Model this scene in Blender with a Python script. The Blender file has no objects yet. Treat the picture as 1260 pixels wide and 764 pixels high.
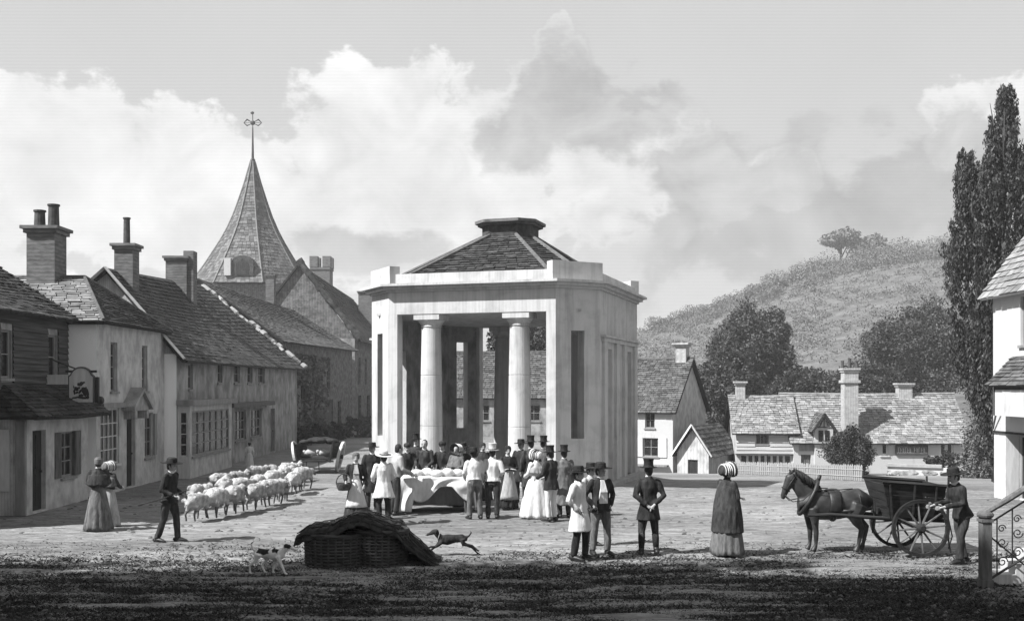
import bpy, bmesh, math, random
import numpy as np
from mathutils import Vector, Matrix, noise

random.seed(7)
rng = np.random.default_rng(7)
R = math.radians
scene = bpy.context.scene
COL = scene.collection

# ------------------------------------------------------------------ camera
EYE = 3.13                      # an upper window on the square
FPX, CX, HY = 1300.0, 630.0, 476.0
cam_d = bpy.data.cameras.new('camera')
cam = bpy.data.objects.new('camera', cam_d)
COL.objects.link(cam)
cam.location = (0, 0, EYE)
cam.rotation_euler = (R(90), 0, 0)
cam_d.sensor_width = 36
cam_d.lens = 36 * FPX / 1260
cam_d.shift_y = (HY - 382) / 1260
cam_d.clip_end = 5000
scene.camera = cam

# ------------------------------------------------------------------ sun, sky, exposure
SUN_EL = R(47)
sx, sy = -0.885, -0.465
SUN = Vector((sx * math.cos(SUN_EL), sy * math.cos(SUN_EL), math.sin(SUN_EL))).normalized()
sun_d = bpy.data.lights.new('sun', 'SUN')
sun_d.energy = 5.0
sun_d.angle = R(0.6)
sun_d.color = (1, 1, 1)
sun = bpy.data.objects.new('sun', sun_d)
sun.rotation_euler = SUN.to_track_quat('Z', 'Y').to_euler()
COL.objects.link(sun)
scene.view_settings.view_transform = 'Standard'
scene.view_settings.look = 'None'
scene.view_settings.exposure = 1.15
scene.view_settings.gamma = 1.0
scene.view_settings.use_curve_mapping = False


class NT:
    """tiny helper to write node trees as expressions"""
    def __init__(self, tree):
        self.t = tree

    def n(self, kind, **kw):
        nd = self.t.nodes.new(kind)
        for k, v in kw.items():
            setattr(nd, k, v)
        return nd

    def put(self, sock, v):
        if hasattr(v, 'is_output') or isinstance(v, bpy.types.NodeSocket):
            self.t.links.new(v, sock)
        else:
            sock.default_value = v

    def m(self, op, a, b=0.0, c=None, clamp=False):
        nd = self.n('ShaderNodeMath', operation=op)
        nd.use_clamp = clamp
        self.put(nd.inputs[0], a)
        self.put(nd.inputs[1], b)
        if c is not None:
            self.put(nd.inputs[2], c)
        return nd.outputs[0]

    def sstep(self, x, a, b):
        nd = self.n('ShaderNodeMapRange', interpolation_type='SMOOTHSTEP')
        self.put(nd.inputs[0], x)
        nd.inputs[1].default_value = a
        nd.inputs[2].default_value = b
        nd.inputs[3].default_value = 0
        nd.inputs[4].default_value = 1
        return nd.outputs[0]

    def mix(self, f, a, b):
        nd = self.n('ShaderNodeMix', data_type='FLOAT')
        self.put(nd.inputs[0], f)
        self.put(nd.inputs[2], a)
        self.put(nd.inputs[3], b)
        return nd.outputs[0]

    def noise(self, vec, scale=5.0, detail=4.0, rough=0.55, dist=0.0):
        nd = self.n('ShaderNodeTexNoise')
        self.put(nd.inputs['Vector'], vec)
        nd.inputs['Scale'].default_value = scale
        nd.inputs['Detail'].default_value = detail
        nd.inputs['Roughness'].default_value = rough
        nd.inputs['Distortion'].default_value = dist
        return nd.outputs[0]

    def vmap(self, vec, scale=(1, 1, 1), loc=(0, 0, 0)):
        nd = self.n('ShaderNodeMapping')
        self.put(nd.inputs[0], vec)
        nd.inputs['Scale'].default_value = scale
        nd.inputs['Location'].default_value = loc
        return nd.outputs[0]

    def comb(self, x, y, z):
        nd = self.n('ShaderNodeCombineXYZ')
        self.put(nd.inputs[0], x)
        self.put(nd.inputs[1], y)
        self.put(nd.inputs[2], z)
        return nd.outputs[0]


def make_world():
    w = bpy.data.worlds.new('World')
    scene.world = w
    w.use_nodes = True
    t = NT(w.node_tree)
    w.node_tree.nodes.clear()
    out = t.n('ShaderNodeOutputWorld')
    bg = t.n('ShaderNodeBackground')
    w.node_tree.links.new(bg.outputs[0], out.inputs[0])
    bg.inputs[1].default_value = 0.1
    sky = t.n('ShaderNodeTexSky', sky_type='NISHITA')
    sky.sun_disc = False
    sky.sun_elevation = SUN_EL
    sky.sun_rotation = math.atan2(sx, sy)
    bw = t.n('ShaderNodeRGBToBW')
    w.node_tree.links.new(sky.outputs[0], bw.inputs[0])
    tc = t.n('ShaderNodeTexCoord')
    sep = t.n('ShaderNodeSeparateXYZ')
    w.node_tree.links.new(tc.outputs['Generated'], sep.inputs[0])
    X, Y, Z = sep.outputs
    az = t.m('ARCTAN2', X, Y)
    el = t.m('ARCTAN2', Z, t.m('SQRT', t.m('ADD', t.m('MULTIPLY', X, X), t.m('MULTIPLY', Y, Y))))
    P = t.comb(az, el, 0.0)
    n1 = t.noise(P, 9.0, 9.0, 0.58, 0.15)
    n2 = t.noise(t.vmap(P, (1, 1.5, 1), (3.1, 1.7, 0)), 22.0, 7.0, 0.6, 0.3)
    n3 = t.noise(t.vmap(P, (1, 1, 1), (7.7, 4.2, 0)), 5.0, 6.0, 0.5)
    n4 = t.noise(t.vmap(P, (1, 1.25, 1), (5.3, 9.1, 0)), 14.0, 8.0, 0.55, 0.9)
    bil = t.n('ShaderNodeTexVoronoi', feature='SMOOTH_F1')
    w.node_tree.links.new(P, bil.inputs['Vector'])
    bil.inputs['Scale'].default_value = 17.0
    bil.inputs['Smoothness'].default_value = 0.2
    puff = t.m('SUBTRACT', 0.55, bil.outputs['Distance'])
    wob = t.m('ADD', t.m('MULTIPLY', t.m('SUBTRACT', n1, 0.5), 3.4),
              t.m('ADD', t.m('MULTIPLY', puff, 0.55), t.m('MULTIPLY', t.m('SUBTRACT', n2, 0.5), 1.6)))

    def blob(px, py, rx, ry):
        a0 = math.atan((px - CX) / FPX)
        e0 = math.atan((HY - py) / FPX * math.cos(a0))
        a = t.m('DIVIDE', t.m('SUBTRACT', az, a0), rx / FPX)
        b = t.m('DIVIDE', t.m('SUBTRACT', el, e0), ry / FPX)
        return t.m('SUBTRACT', 1.0, t.m('SQRT', t.m('ADD', t.m('MULTIPLY', a, a), t.m('MULTIPLY', b, b))))

    def many(lst):
        r = None
        for q in lst:
            b = blob(*q)
            r = b if r is None else t.m('SMOOTH_MAX', r, b, 0.25)
        return r
    white = t.sstep(t.m('ADD', many([(80, 200, 190, 95), (250, 255, 190, 95), (430, 190, 110, 95), (560, 190, 150, 110),
                                     (690, 150, 90, 95), (780, 230, 120, 95), (480, 270, 240, 70), (960, 215, 60, 34),
                                     (1235, 150, 80, 70), (-130, 260, 160, 110), (1420, 240, 150, 90)]),
                              t.m('MULTIPLY', wob, 0.70)), 0.0, 0.17)
    grey = t.sstep(t.m('ADD', many([(700, 125, 90, 80), (735, 150, 110, 60), (640, 170, 70, 50), (905, 268, 200, 110), (1070, 268, 200, 110), (830, 215, 90, 66),
                                    (1210, 200, 70, 80), (450, 305, 120, 34), (1500, 290, 230, 80),
                                    (-260, 330, 200, 60)]),
                             t.m('MULTIPLY', wob, 0.80)), 0.0, 0.42)
    # ruled bands of thin high cloud, running straight across the view
    yy = t.m('MAXIMUM', t.m('ABSOLUTE', Y), 0.05)
    band = t.m('SINE', t.m('ADD', t.m('MULTIPLY', t.m('DIVIDE', Z, yy), 2 * math.pi / (4.1 / FPX)),
                           t.m('MULTIPLY', n2, 2.5)))
    base = t.mix(0.82, bw.outputs[0], t.mix(n3, 6.5, 7.5))
    base = t.m('MULTIPLY', base, t.m('ADD', 1.0, t.m('MULTIPLY', band, 0.04)))
    wtone = t.m('ADD', 8.5, t.m('ADD', t.m('MULTIPLY', wob, 1.2), t.m('MULTIPLY', t.m('SUBTRACT', n4, 0.5), 5.0)))
    wtone = t.m('MULTIPLY', wtone, t.m('ADD', 1.0, t.m('MULTIPLY', band, 0.03)))
    gtone = t.m('ADD', 4.4, t.m('ADD', t.m('ADD', t.m('MULTIPLY', wob, 1.3), t.m('MULTIPLY', t.m('SUBTRACT', n4, 0.5), 4.0)), t.m('MULTIPLY', band, 0.15)))
    c = t.mix(white, base, wtone)
    c = t.mix(t.m('MULTIPLY', grey, 0.74), c, gtone)
    c = t.m('MULTIPLY', t.m('MAXIMUM', c, 1.0), 0.47)
    w.node_tree.links.new(c, bg.inputs[0])


make_world()

# ------------------------------------------------------------------ materials (all neutral: the picture is a black and white print)
MATS = {}


def mat(name, lo, hi, scale=(3, 3, 3), detail=5, rough=0.9, bump=0.3, bscale=None, bdist=0.02, island=0.0, spec=0.2,
        line=0.0, line_axis=None, line_period=0.1, contrast=(0.3, 0.7), extra=None):
    k = {'stucco_grey': .95, 'sunlit_gable': 1.0, 'stucco_mid': .88, 'slate_light': .82, 'leaf_far': .75, 'skin': .7, 'hill_grass': .66, 'stucco_white': .64, 'cloth_white': .68, 'paint_white': .66, 'fleece': .68, 'dog_white': .95, 'cloth_black': .9, 'cloth_dark': .9, 'cloth_mid': .95, 'cloth_light': .8, 'horse_hide': .9, 'cart_wood': .85, 'felt_black': 1.0, 'hair_dark': 1.0, 'straw': .7}.get(name, .58)
    lo, hi = lo * k, hi * k
    m = bpy.data.materials.new(name)
    m.use_nodes = True
    t = NT(m.node_tree)
    bs = m.node_tree.nodes['Principled BSDF']
    tc = t.n('ShaderNodeTexCoord')
    o = tc.outputs['Object']
    n = t.noise(t.vmap(o, scale), 1.0, detail, 0.6, 0.2)
    f = t.sstep(n, *contrast)
    c = t.mix(f, lo, hi)
    if line:
        sp = t.n('ShaderNodeSeparateXYZ')
        m.node_tree.links.new(o, sp.inputs[0])
        if line_axis == 'h':
            q = t.m('ADD', sp.outputs[0], sp.outputs[1])
        else:
            q = sp.outputs['XYZ'.index(line_axis)]
        wv = t.m('SINE', t.m('ADD', t.m('MULTIPLY', q, 2 * math.pi / line_period), t.m('MULTIPLY', n, 7.0)))
        c = t.m('MULTIPLY', c, t.m('ADD', 1.0 - line * 0.5, t.m('MULTIPLY', wv, line * 0.5)))
    if island:
        g = t.n('ShaderNodeNewGeometry')
        r = g.outputs['Random Per Island']
        c = t.m('MULTIPLY', c, t.mix(r, 1 - island, 1 + island))
    if extra:
        c = extra(t, o, c)
    m.node_tree.links.new(c, bs.inputs['Base Color'])
    bs.inputs['Roughness'].default_value = rough
    bs.inputs['Specular IOR Level'].default_value = spec
    if bump:
        b = t.n('ShaderNodeBump')
        b.inputs['Strength'].default_value = bump
        b.inputs['Distance'].default_value = bdist
        hn = t.noise(t.vmap(o, bscale or tuple(4 * s for s in scale)), 1.0, 5, 0.6)
        m.node_tree.links.new(hn, b.inputs['Height'])
        m.node_tree.links.new(b.outputs[0], bs.inputs['Normal'])
    MATS[name] = m
    return m


def ground_extra(t, o, c):
    big = t.noise(t.vmap(o, (0.10, 0.22, 1)), 1.0, 4, 0.6, 0.6)
    fine = t.noise(t.vmap(o, (2.6, 17, 1)), 1.0, 4, 0.7, 0.5)
    vfine = t.noise(t.vmap(o, (9, 40, 1)), 1.0, 2, 0.6)
    c = t.m('MULTIPLY', c, t.mix(t.sstep(big, 0.35, 0.65), 0.72, 1.12))
    c = t.m('MULTIPLY', c, t.mix(t.sstep(fine, 0.34, 0.60), 0.50, 1.14))
    return t.m('MULTIPLY', c, t.mix(t.sstep(vfine, 0.3, 0.7), 0.75, 1.15))


mat('dirt', 0.27, 0.46, (0.7, 5, 1), bump=0.9, bscale=(5, 26, 5), bdist=0.04, extra=ground_extra)
mat('stucco_white', 0.48, 0.66, (5, 5, 1.4), bump=0.35, bscale=(26, 26, 20), bdist=0.012, contrast=(0.18, 0.45))
def stone_extra(t, o, c):
    st = t.noise(t.vmap(o, (5, 5, 0.35)), 1.0, 5, 0.65)
    blot = t.noise(t.vmap(o, (1.2, 1.2, 1.6)), 1.0, 6, 0.6, 0.4)
    c = t.m('MULTIPLY', c, t.mix(t.sstep(st, 0.36, 0.52), 0.82, 1.0))
    return t.m('MULTIPLY', c, t.mix(t.sstep(blot, 0.34, 0.55), 0.86, 1.03))


mat('stone_white', 0.52, 0.78, (2.6, 2.6, 0.5), bump=0.35, bscale=(22, 22, 10), bdist=0.01, line=0.07, line_axis='h', line_period=0.07, contrast=(0.15, 0.5), extra=stone_extra)
mat('sunlit_gable', 0.72, 0.86, (5, 5, 2), bump=0.35, bscale=(24, 24, 18), bdist=0.012, contrast=(0.15, 0.4))  # painted sunlight: near gable ends brightened where the sun is blocked
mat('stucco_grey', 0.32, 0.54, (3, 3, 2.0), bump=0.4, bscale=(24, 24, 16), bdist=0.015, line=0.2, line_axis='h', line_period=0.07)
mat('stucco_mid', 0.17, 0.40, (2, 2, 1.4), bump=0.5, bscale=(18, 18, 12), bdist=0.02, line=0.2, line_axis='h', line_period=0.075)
mat('rubble', 0.13, 0.34, (3.2, 3.2, 3.8), bump=0.9, bscale=(7, 7, 9), bdist=0.05, line=0.25, line_axis='h', line_period=0.2)
mat('stone_wall', 0.40, 0.58, (3, 3, 2), bump=0.5, bscale=(10, 10, 10), bdist=0.03)
mat('brick', 0.16, 0.30, (3, 3, 9), bump=0.5, bscale=(9, 9, 30), bdist=0.02, line=0.3, line_axis='Z', line_period=0.12)
mat('brick_white', 0.5, 0.72, (4, 4, 6), bump=0.4, bscale=(12, 12, 24), bdist=0.02, line=0.2, line_axis='h', line_period=0.13)
mat('clay_pot', 0.06, 0.13, (6, 6, 6), rough=0.8)
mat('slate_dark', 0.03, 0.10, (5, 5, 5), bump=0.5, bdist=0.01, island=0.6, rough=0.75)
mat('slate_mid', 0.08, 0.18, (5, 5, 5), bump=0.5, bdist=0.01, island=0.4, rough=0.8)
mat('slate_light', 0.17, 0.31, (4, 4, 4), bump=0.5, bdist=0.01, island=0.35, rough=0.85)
mat('shingle', 0.13, 0.24, (3, 3, 3), bump=0.4, bdist=0.01, island=0.4)
mat('plank_dark', 0.05, 0.16, (0.6, 0.6, 18), bump=0.5, bscale=(3, 3, 50), bdist=0.012)
mat('plank_white', 0.55, 0.75, (0.8, 0.8, 14), bump=0.4, bscale=(3, 3, 40), bdist=0.01)
mat('timber_dark', 0.025, 0.06, (8, 8, 2), bump=0.4)
mat('timber', 0.10, 0.22, (10, 10, 2), bump=0.4)
mat('paint_white', 0.62, 0.8, (9, 9, 1.5), bump=0.2, rough=0.7)
mat('paint_grey', 0.26, 0.4, (9, 9, 1.5), bump=0.2, rough=0.7)
mat('fence_paint', 0.34, 0.52, (9, 9, 1.5), bump=0.2)
mat('glass', 0.012, 0.035, (3, 3, 3), bump=0.15, bdist=0.01, rough=0.16, spec=0.5)
mat('lead', 0.13, 0.22, (5, 5, 5), bump=0.2, rough=0.6)
mat('iron', 0.015, 0.035, (8, 8, 8), bump=0.2, rough=0.55, spec=0.4)
mat('leaf_dark', 0.014, 0.075, (1.2, 1.2, 1.2), bump=0, island=0.75, rough=0.6, spec=0.35)
mat('leaf_mid', 0.05, 0.14, (0.7, 0.7, 0.7), bump=0, island=0.6, rough=0.8, spec=0.15)
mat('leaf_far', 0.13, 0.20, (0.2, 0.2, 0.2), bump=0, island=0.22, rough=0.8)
mat('shade_grass', 0.012, 0.065, (0.8, 2.5, 1), bump=0, island=0.8, rough=0.7)  # very dark blades that add painted shade to the foreground
mat('bark', 0.05, 0.12, (9, 9, 2), bump=0.8)
mat('hill_grass', 0.11, 0.22, (0.16, 0.5, 0.9), detail=8, bump=0.8, bscale=(0.5, 1.6, 2.2), bdist=0.8, contrast=(0.3, 0.7))
mat('skin', 0.36, 0.46, (12, 12, 12), bump=0.1, rough=0.6)
mat('hair_dark', 0.012, 0.03, (40, 40, 8), bump=0.5, rough=0.5)
mat('hair_grey', 0.2, 0.35, (40, 40, 8), bump=0.5, rough=0.5)
mat('cloth_black', 0.010, 0.035, (14, 14, 5), bump=0.7, bscale=(16, 16, 5), bdist=0.03)
mat('cloth_dark', 0.018, 0.055, (14, 14, 5), bump=0.7, bscale=(16, 16, 5), bdist=0.03)
mat('cloth_mid', 0.07, 0.15, (16, 16, 5), bump=0.7, bscale=(15, 15, 5), bdist=0.03)
mat('cloth_light', 0.32, 0.46, (14, 14, 5), bump=0.7, bscale=(15, 15, 5), bdist=0.03)
mat('cloth_white', 0.66, 0.82, (12, 12, 4), bump=0.6, bscale=(12, 12, 4), bdist=0.03)
mat('felt_black', 0.008, 0.02, (14, 14, 14), bump=0.1, rough=0.7)
mat('straw', 0.5, 0.68, (30, 30, 30), bump=0.3)
mat('leather', 0.012, 0.03, (10, 10, 10), bump=0.2, rough=0.5, spec=0.4)
mat('horse_hide', 0.012, 0.045, (5, 5, 5), bump=0.25, bscale=(40, 40, 40), bdist=0.006, rough=0.5, spec=0.35)
def fleece_extra(t, o, c):
    oi = t.n('ShaderNodeObjectInfo')
    dirt = t.noise(t.vmap(o, (3, 3, 5)), 1.0, 3, 0.6)
    c = t.m('MULTIPLY', c, t.mix(oi.outputs['Random'], 0.62, 1.05))
    return t.m('MULTIPLY', c, t.mix(t.sstep(dirt, 0.3, 0.65), 0.6, 1.05))


mat('fleece', 0.42, 0.78, (9, 9, 9), bump=0.9, bscale=(26, 26, 26), bdist=0.04, extra=fleece_extra)
mat('sheep_leg', 0.10, 0.22, (9, 9, 9), bump=0.3)
mat('dog_white', 0.55, 0.75, (9, 9, 9), bump=0.4, bscale=(50, 50, 50))
mat('wicker', 0.05, 0.15, (4, 4, 22), bump=0.9, bscale=(20, 20, 30), bdist=0.03)
mat('tarp', 0.012, 0.06, (5, 5, 5), bump=0.9, bscale=(9, 9, 9), bdist=0.05)
mat('cart_wood', 0.010, 0.034, (2, 2, 16), bump=0.5)
mat('meat', 0.45, 0.65, (8, 8, 8), bump=0.3, rough=0.6)


# ------------------------------------------------------------------ mesh helpers
BASE = {}


def base_of(p):
    return BASE.get(p.name, Vector((0, 0, 0))) if p else Vector((0, 0, 0))


def tag(o, label=None, cat=None, group=None, kind=None):
    if label:
        o['label'] = label
    if cat:
        o['category'] = cat
    if group:
        o['group'] = group
    if kind:
        o['kind'] = kind
    return o


def thing(name, loc, label, cat, group=None, rz=0.0):
    o = bpy.data.objects.new(name, None)
    COL.objects.link(o)
    o.empty_display_size = 0.2
    o.location = loc
    o.rotation_euler = (0, 0, rz)
    BASE[o.name] = Vector(loc) if rz == 0 else Vector((0, 0, 0))
    return tag(o, label, cat, group)


def link_mesh(name, me, m, parent=None):
    if isinstance(m, str):
        m = MATS[m]
    if m is not None and not me.materials:
        me.materials.append(m)
    o = bpy.data.objects.new(name, me)
    COL.objects.link(o)
    if parent is not None:
        o.parent = parent
        BASE[o.name] = base_of(parent)
    return o


class MB:
    def __init__(self):
        self.v = []
        self.f = []

    def add(self, vs, fs):
        k = len(self.v)
        self.v.extend([tuple(p) for p in vs])
        self.f.extend([tuple(i + k for i in f) for f in fs])
        return self

    def hexa(self, p):          # 4 bottom (ccw from below-left), 4 top
        return self.add(p, [(0, 3, 2, 1), (4, 5, 6, 7), (0, 1, 5, 4), (1, 2, 6, 5), (2, 3, 7, 6), (3, 0, 4, 7)])

    def box(self, x0, x1, y0, y1, z0, z1):
        return self.hexa([(x0, y0, z0), (x1, y0, z0), (x1, y1, z0), (x0, y1, z0),
                          (x0, y0, z1), (x1, y0, z1), (x1, y1, z1), (x0, y1, z1)])

    def fbox(self, F, u0, u1, v0, v1, w0, w1):
        # w grows towards the viewer, outward
        return self.hexa([F(u0, v0, w1), F(u1, v0, w1), F(u1, v0, w0), F(u0, v0, w0),
                          F(u0, v1, w1), F(u1, v1, w1), F(u1, v1, w0), F(u0, v1, w0)])

    def prism(self, poly, z0, z1):
        n = len(poly)
        vs = [(p[0], p[1], z0) for p in poly] + [(p[0], p[1], z1) for p in poly]
        fs = [tuple(range(n - 1, -1, -1)), tuple(range(n, 2 * n))]
        fs += [(i, (i + 1) % n, n + (i + 1) % n, n + i) for i in range(n)]
        return self.add(vs, fs)

    def ring_prism(self, outer, inner, z0, z1):
        n = len(outer)
        vs = [(p[0], p[1], z0) for p in outer] + [(p[0], p[1], z1) for p in outer] + \
             [(p[0], p[1], z0) for p in inner] + [(p[0], p[1], z1) for p in inner]
        fs = []
        for i in range(n):
            j = (i + 1) % n
            fs += [(i, j, n + j, n + i), (2 * n + j, 2 * n + i, 3 * n + i, 3 * n + j),
                   (n + i, n + j, 3 * n + j, 3 * n + i), (j, i, 2 * n + i, 2 * n + j)]
        return self.add(vs, fs)

    def fpoly(self, F, poly, w0, w1):
        n = len(poly)
        vs = [F(u, v, w1) for u, v in poly] + [F(u, v, w0) for u, v in poly]
        fs = [tuple(range(n)), tuple(range(2 * n - 1, n - 1, -1))]
        fs += [((i + 1) % n, i, n + i, n + (i + 1) % n) for i in range(n)]
        return self.add(vs, fs)

    def tube(self, pts, rad, seg=8, cap=True, ref=None, rnd=False):
        """pts: list of vectors, rad: float or list of r / (rx, ry)"""
        pts = [Vector(p) for p in pts]
        n = len(pts)
        if not isinstance(rad, (list, tuple)):
            rad = [rad] * n
        rr = [(r, r) if not isinstance(r, (list, tuple)) else r for r in rad]
        if rnd:             # round off the ends with an extra ring each
            d0 = (pts[0] - pts[1]).normalized()
            d1 = (pts[-1] - pts[-2]).normalized()
            a = max(rr[0])
            b = max(rr[-1])
            pts = [pts[0] + d0 * a * 0.75] + pts + [pts[-1] + d1 * b * 0.75]
            rr = [(rr[0][0] * 0.55, rr[0][1] * 0.55)] + rr + [(rr[-1][0] * 0.55, rr[-1][1] * 0.55)]
            n += 2
        rings = []
        X = None
        for i in range(n):
            d = (pts[min(i + 1, n - 1)] - pts[max(i - 1, 0)]).normalized()
            if X is None:
                r0 = Vector(ref) if ref else (Vector((1, 0, 0)) if abs(d.x) < 0.8 else Vector((0, 1, 0)))
                X = (r0 - d * r0.dot(d)).normalized()
            else:
                X = (X - d * X.dot(d)).normalized()
            Y = d.cross(X)
            rings.append([pts[i] + X * (rr[i][0] * math.cos(2 * math.pi * k / seg)) + Y * (rr[i][1] * math.sin(2 * math.pi * k / seg))
                          for k in range(seg)])
        vs = [p for r in rings for p in r]
        fs = []
        for i in range(n - 1):
            for k in range(seg):
                a, b = i * seg + k, i * seg + (k + 1) % seg
                fs.append((a, b, b + seg, a + seg))
        if cap:
            fs.append(tuple(range(seg - 1, -1, -1)))
            fs.append(tuple((n - 1) * seg + k for k in range(seg)))
        return self.add(vs, fs)

    def ball(self, c, r, seg=8, rings=6):
        if not isinstance(r, (list, tuple)):
            r = (r, r, r)
        c = Vector(c)
        vs, fs = [], []
        for i in range(1, rings):
            th = math.pi * i / rings
            for k in range(seg):
                ph = 2 * math.pi * k / seg
                vs.append(c + Vector((r[0] * math.sin(th) * math.cos(ph), r[1] * math.sin(th) * math.sin(ph), r[2] * math.cos(th))))
        top, bot = len(vs), len(vs) + 1
        vs += [c + Vector((0, 0, r[2])), c - Vector((0, 0, r[2]))]
        for i in range(rings - 2):
            for k in range(seg):
                a, b = i * seg + k, i * seg + (k + 1) % seg
                fs.append((a, a + seg, b + seg, b))
        for k in range(seg):
            fs.append((top, k, (k + 1) % seg))
            fs.append((bot, (rings - 2) * seg + (k + 1) % seg, (rings - 2) * seg + k))
        return self.add(vs, fs)

    def lathe(self, c, prof, seg=16, sx=1.0, sy=1.0):
        """prof: (r, z) from bottom to top"""
        c = Vector(c)
        vs = [c + Vector((r * math.cos(2 * math.pi * k / seg) * sx, r * math.sin(2 * math.pi * k / seg) * sy, z)) for r, z in prof for k in range(seg)]
        fs = []
        for i in range(len(prof) - 1):
            for k in range(seg):
                a, b = i * seg + k, i * seg + (k + 1) % seg
                fs.append((a, b, b + seg, a + seg))
        fs.append(tuple(range(seg - 1, -1, -1)))
        fs.append(tuple((len(prof) - 1) * seg + k for k in range(seg)))
        return self.add(vs, fs)

    def xf(self, M):
        self.v = [tuple(M @ Vector(p)) for p in self.v]
        return self

    def mesh(self, name, off=Vector((0, 0, 0)), smooth=False):
        me = bpy.data.meshes.new(name)
        me.from_pydata([(p[0] - off.x, p[1] - off.y, p[2] - off.z) for p in self.v], [], self.f)
        if smooth:
            me.polygons.foreach_set('use_smooth', [True] * len(me.polygons))
        me.update()
        return me

    def build(self, name, m, parent=None, smooth=False):
        return link_mesh(name, self.mesh(name, base_of(parent), smooth), m, parent)


def frame(A, B):
    """wall frame seen from outside with A at the left: F(u, v, w) -> point; w outward"""
    A = Vector((A[0], A[1], 0))
    B = Vector((B[0], B[1], 0))
    U = (B - A).normalized()
    N = Vector((U.y, -U.x, 0))
    L = (B - A).length

    def F(u, v, w=0.0):
        p = A + U * u + N * w
        return Vector((p.x, p.y, v))
    F.L, F.U, F.N, F.A, F.B = L, U, N, A, B
    return F


def wall(F, z0, z1, th, holes, name, m, parent, u0=0.004, u1=None):
    """wall with real openings (u0,u1,v0,v1)"""
    u1 = F.L - 0.004 if u1 is None else u1
    us = sorted({u0, u1, *[h[0] for h in holes], *[h[1] for h in holes]})
    vs = sorted({z0, z1, *[h[2] for h in holes], *[h[3] for h in holes]})
    mb = MB()
    for i in range(len(us) - 1):
        for j in range(len(vs) - 1):
            a, b, c, d = us[i], us[i + 1], vs[j], vs[j + 1]
            uc, vc = (a + b) / 2, (c + d) / 2
            if any(h[0] < uc < h[1] and h[2] < vc < h[3] for h in holes):
                continue
            mb.add([F(a, c, 0), F(b, c, 0), F(b, d, 0), F(a, d, 0)], [(0, 1, 2, 3)])
            mb.add([F(a, c, -th), F(b, c, -th), F(b, d, -th), F(a, d, -th)], [(3, 2, 1, 0)])
    for h in holes:
        a, b, c, d = h
        mb.add([F(a, c, 0), F(b, c, 0), F(b, d, 0), F(a, d, 0), F(a, c, -th), F(b, c, -th), F(b, d, -th), F(a, d, -th)],
               [(0, 4, 5, 1), (1, 5, 6, 2), (2, 6, 7, 3), (3, 7, 4, 0)])
    a, b, c, d = u0, u1, z0, z1
    mb.add([F(a, c, 0), F(b, c, 0), F(b, d, 0), F(a, d, 0), F(a, c, -th), F(b, c, -th), F(b, d, -th), F(a, d, -th)],
           [(0, 4, 7, 3), (1, 2, 6, 5), (3, 7, 6, 2)])
    return mb.build(name, m, parent)


def window(F, h, parent, nx=2, nz=2, m='paint_grey', recess=0.10, bar=0.03, fr=0.05, sill=True, sill_m=None, name='window'):
    a, b, c, d = h
    e = 0.004
    mb = MB()
    a, b, c, d = a + e, b - e, c + e, d - e
    w0, w1 = -recess - 0.05, -recess
    mb.fbox(F, a, a + fr, c, d, w0, w1)
    mb.fbox(F, b - fr, b, c, d, w0, w1)
    mb.fbox(F, a + fr, b - fr, c, c + fr, w0, w1)
    mb.fbox(F, a + fr, b - fr, d - fr, d, w0, w1)
    ia, ib, ic, idd = a + fr, b - fr, c + fr, d - fr
    for i in range(1, nx):
        u = ia + (ib - ia) * i / nx
        mb.fbox(F, u - bar / 2, u + bar / 2, ic, idd, w0 + 0.004, w1 - 0.004)
    for j in range(1, nz):
        v = ic + (idd - ic) * j / nz
        mb.fbox(F, ia, ib, v - bar / 2, v + bar / 2, w0 + 0.008, w1 - 0.008)
    o = mb.build(name, m, parent)
    for i in range(nx):
        for j in range(nz):
            p = MB()
            ua, ub = ia + (ib - ia) * i / nx, ia + (ib - ia) * (i + 1) / nx
            va, vb = ic + (idd - ic) * j / nz, ic + (idd - ic) * (j + 1) / nz
            j1, j2 = random.uniform(-.004, .004), random.uniform(-.004, .004)
            p.hexa([F(ua, va, w0 + .015 + j1), F(ub, va, w0 + .015 + j2), F(ub, va, w0 + .01), F(ua, va, w0 + .01),
                    F(ua, vb, w0 + .015 + j2), F(ub, vb, w0 + .015 + j1), F(ub, vb, w0 + .01), F(ua, vb, w0 + .01)])
            p.build('pane', 'glass', o)
    if sill:
        MB().fbox(F, a - 0.06, b + 0.06, c - 0.08, c - 0.006, -recess, 0.06).build('sill', sill_m or m, o)
    return o


def door(F, h, parent, m='timber_dark', recess=0.12):
    a, b, c, d = h
    mb = MB().fbox(F, a + .01, b - .01, c, d - .01, -recess - .05, -recess)
    w = (b - a)
    for (p, q) in ((.12, .46), (.54, .88)):
        for (r, s) in ((.06, .45), (.52, .94)):
            mb.fbox(F, a + w * p, a + w * q, c + (d - c) * r, c + (d - c) * s, -recess, -recess + .015)
    o = mb.build('door', m, parent)
    k = MB()
    k.ball(F(b - .1, c + (d - c) * .48, -recess + .045), .03)
    k.tube([F(b - .1, c + (d - c) * .48, -recess), F(b - .1, c + (d - c) * .48, -recess + .04)], .012, 6)
    k.build('handle', 'iron', o)
    return o


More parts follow.
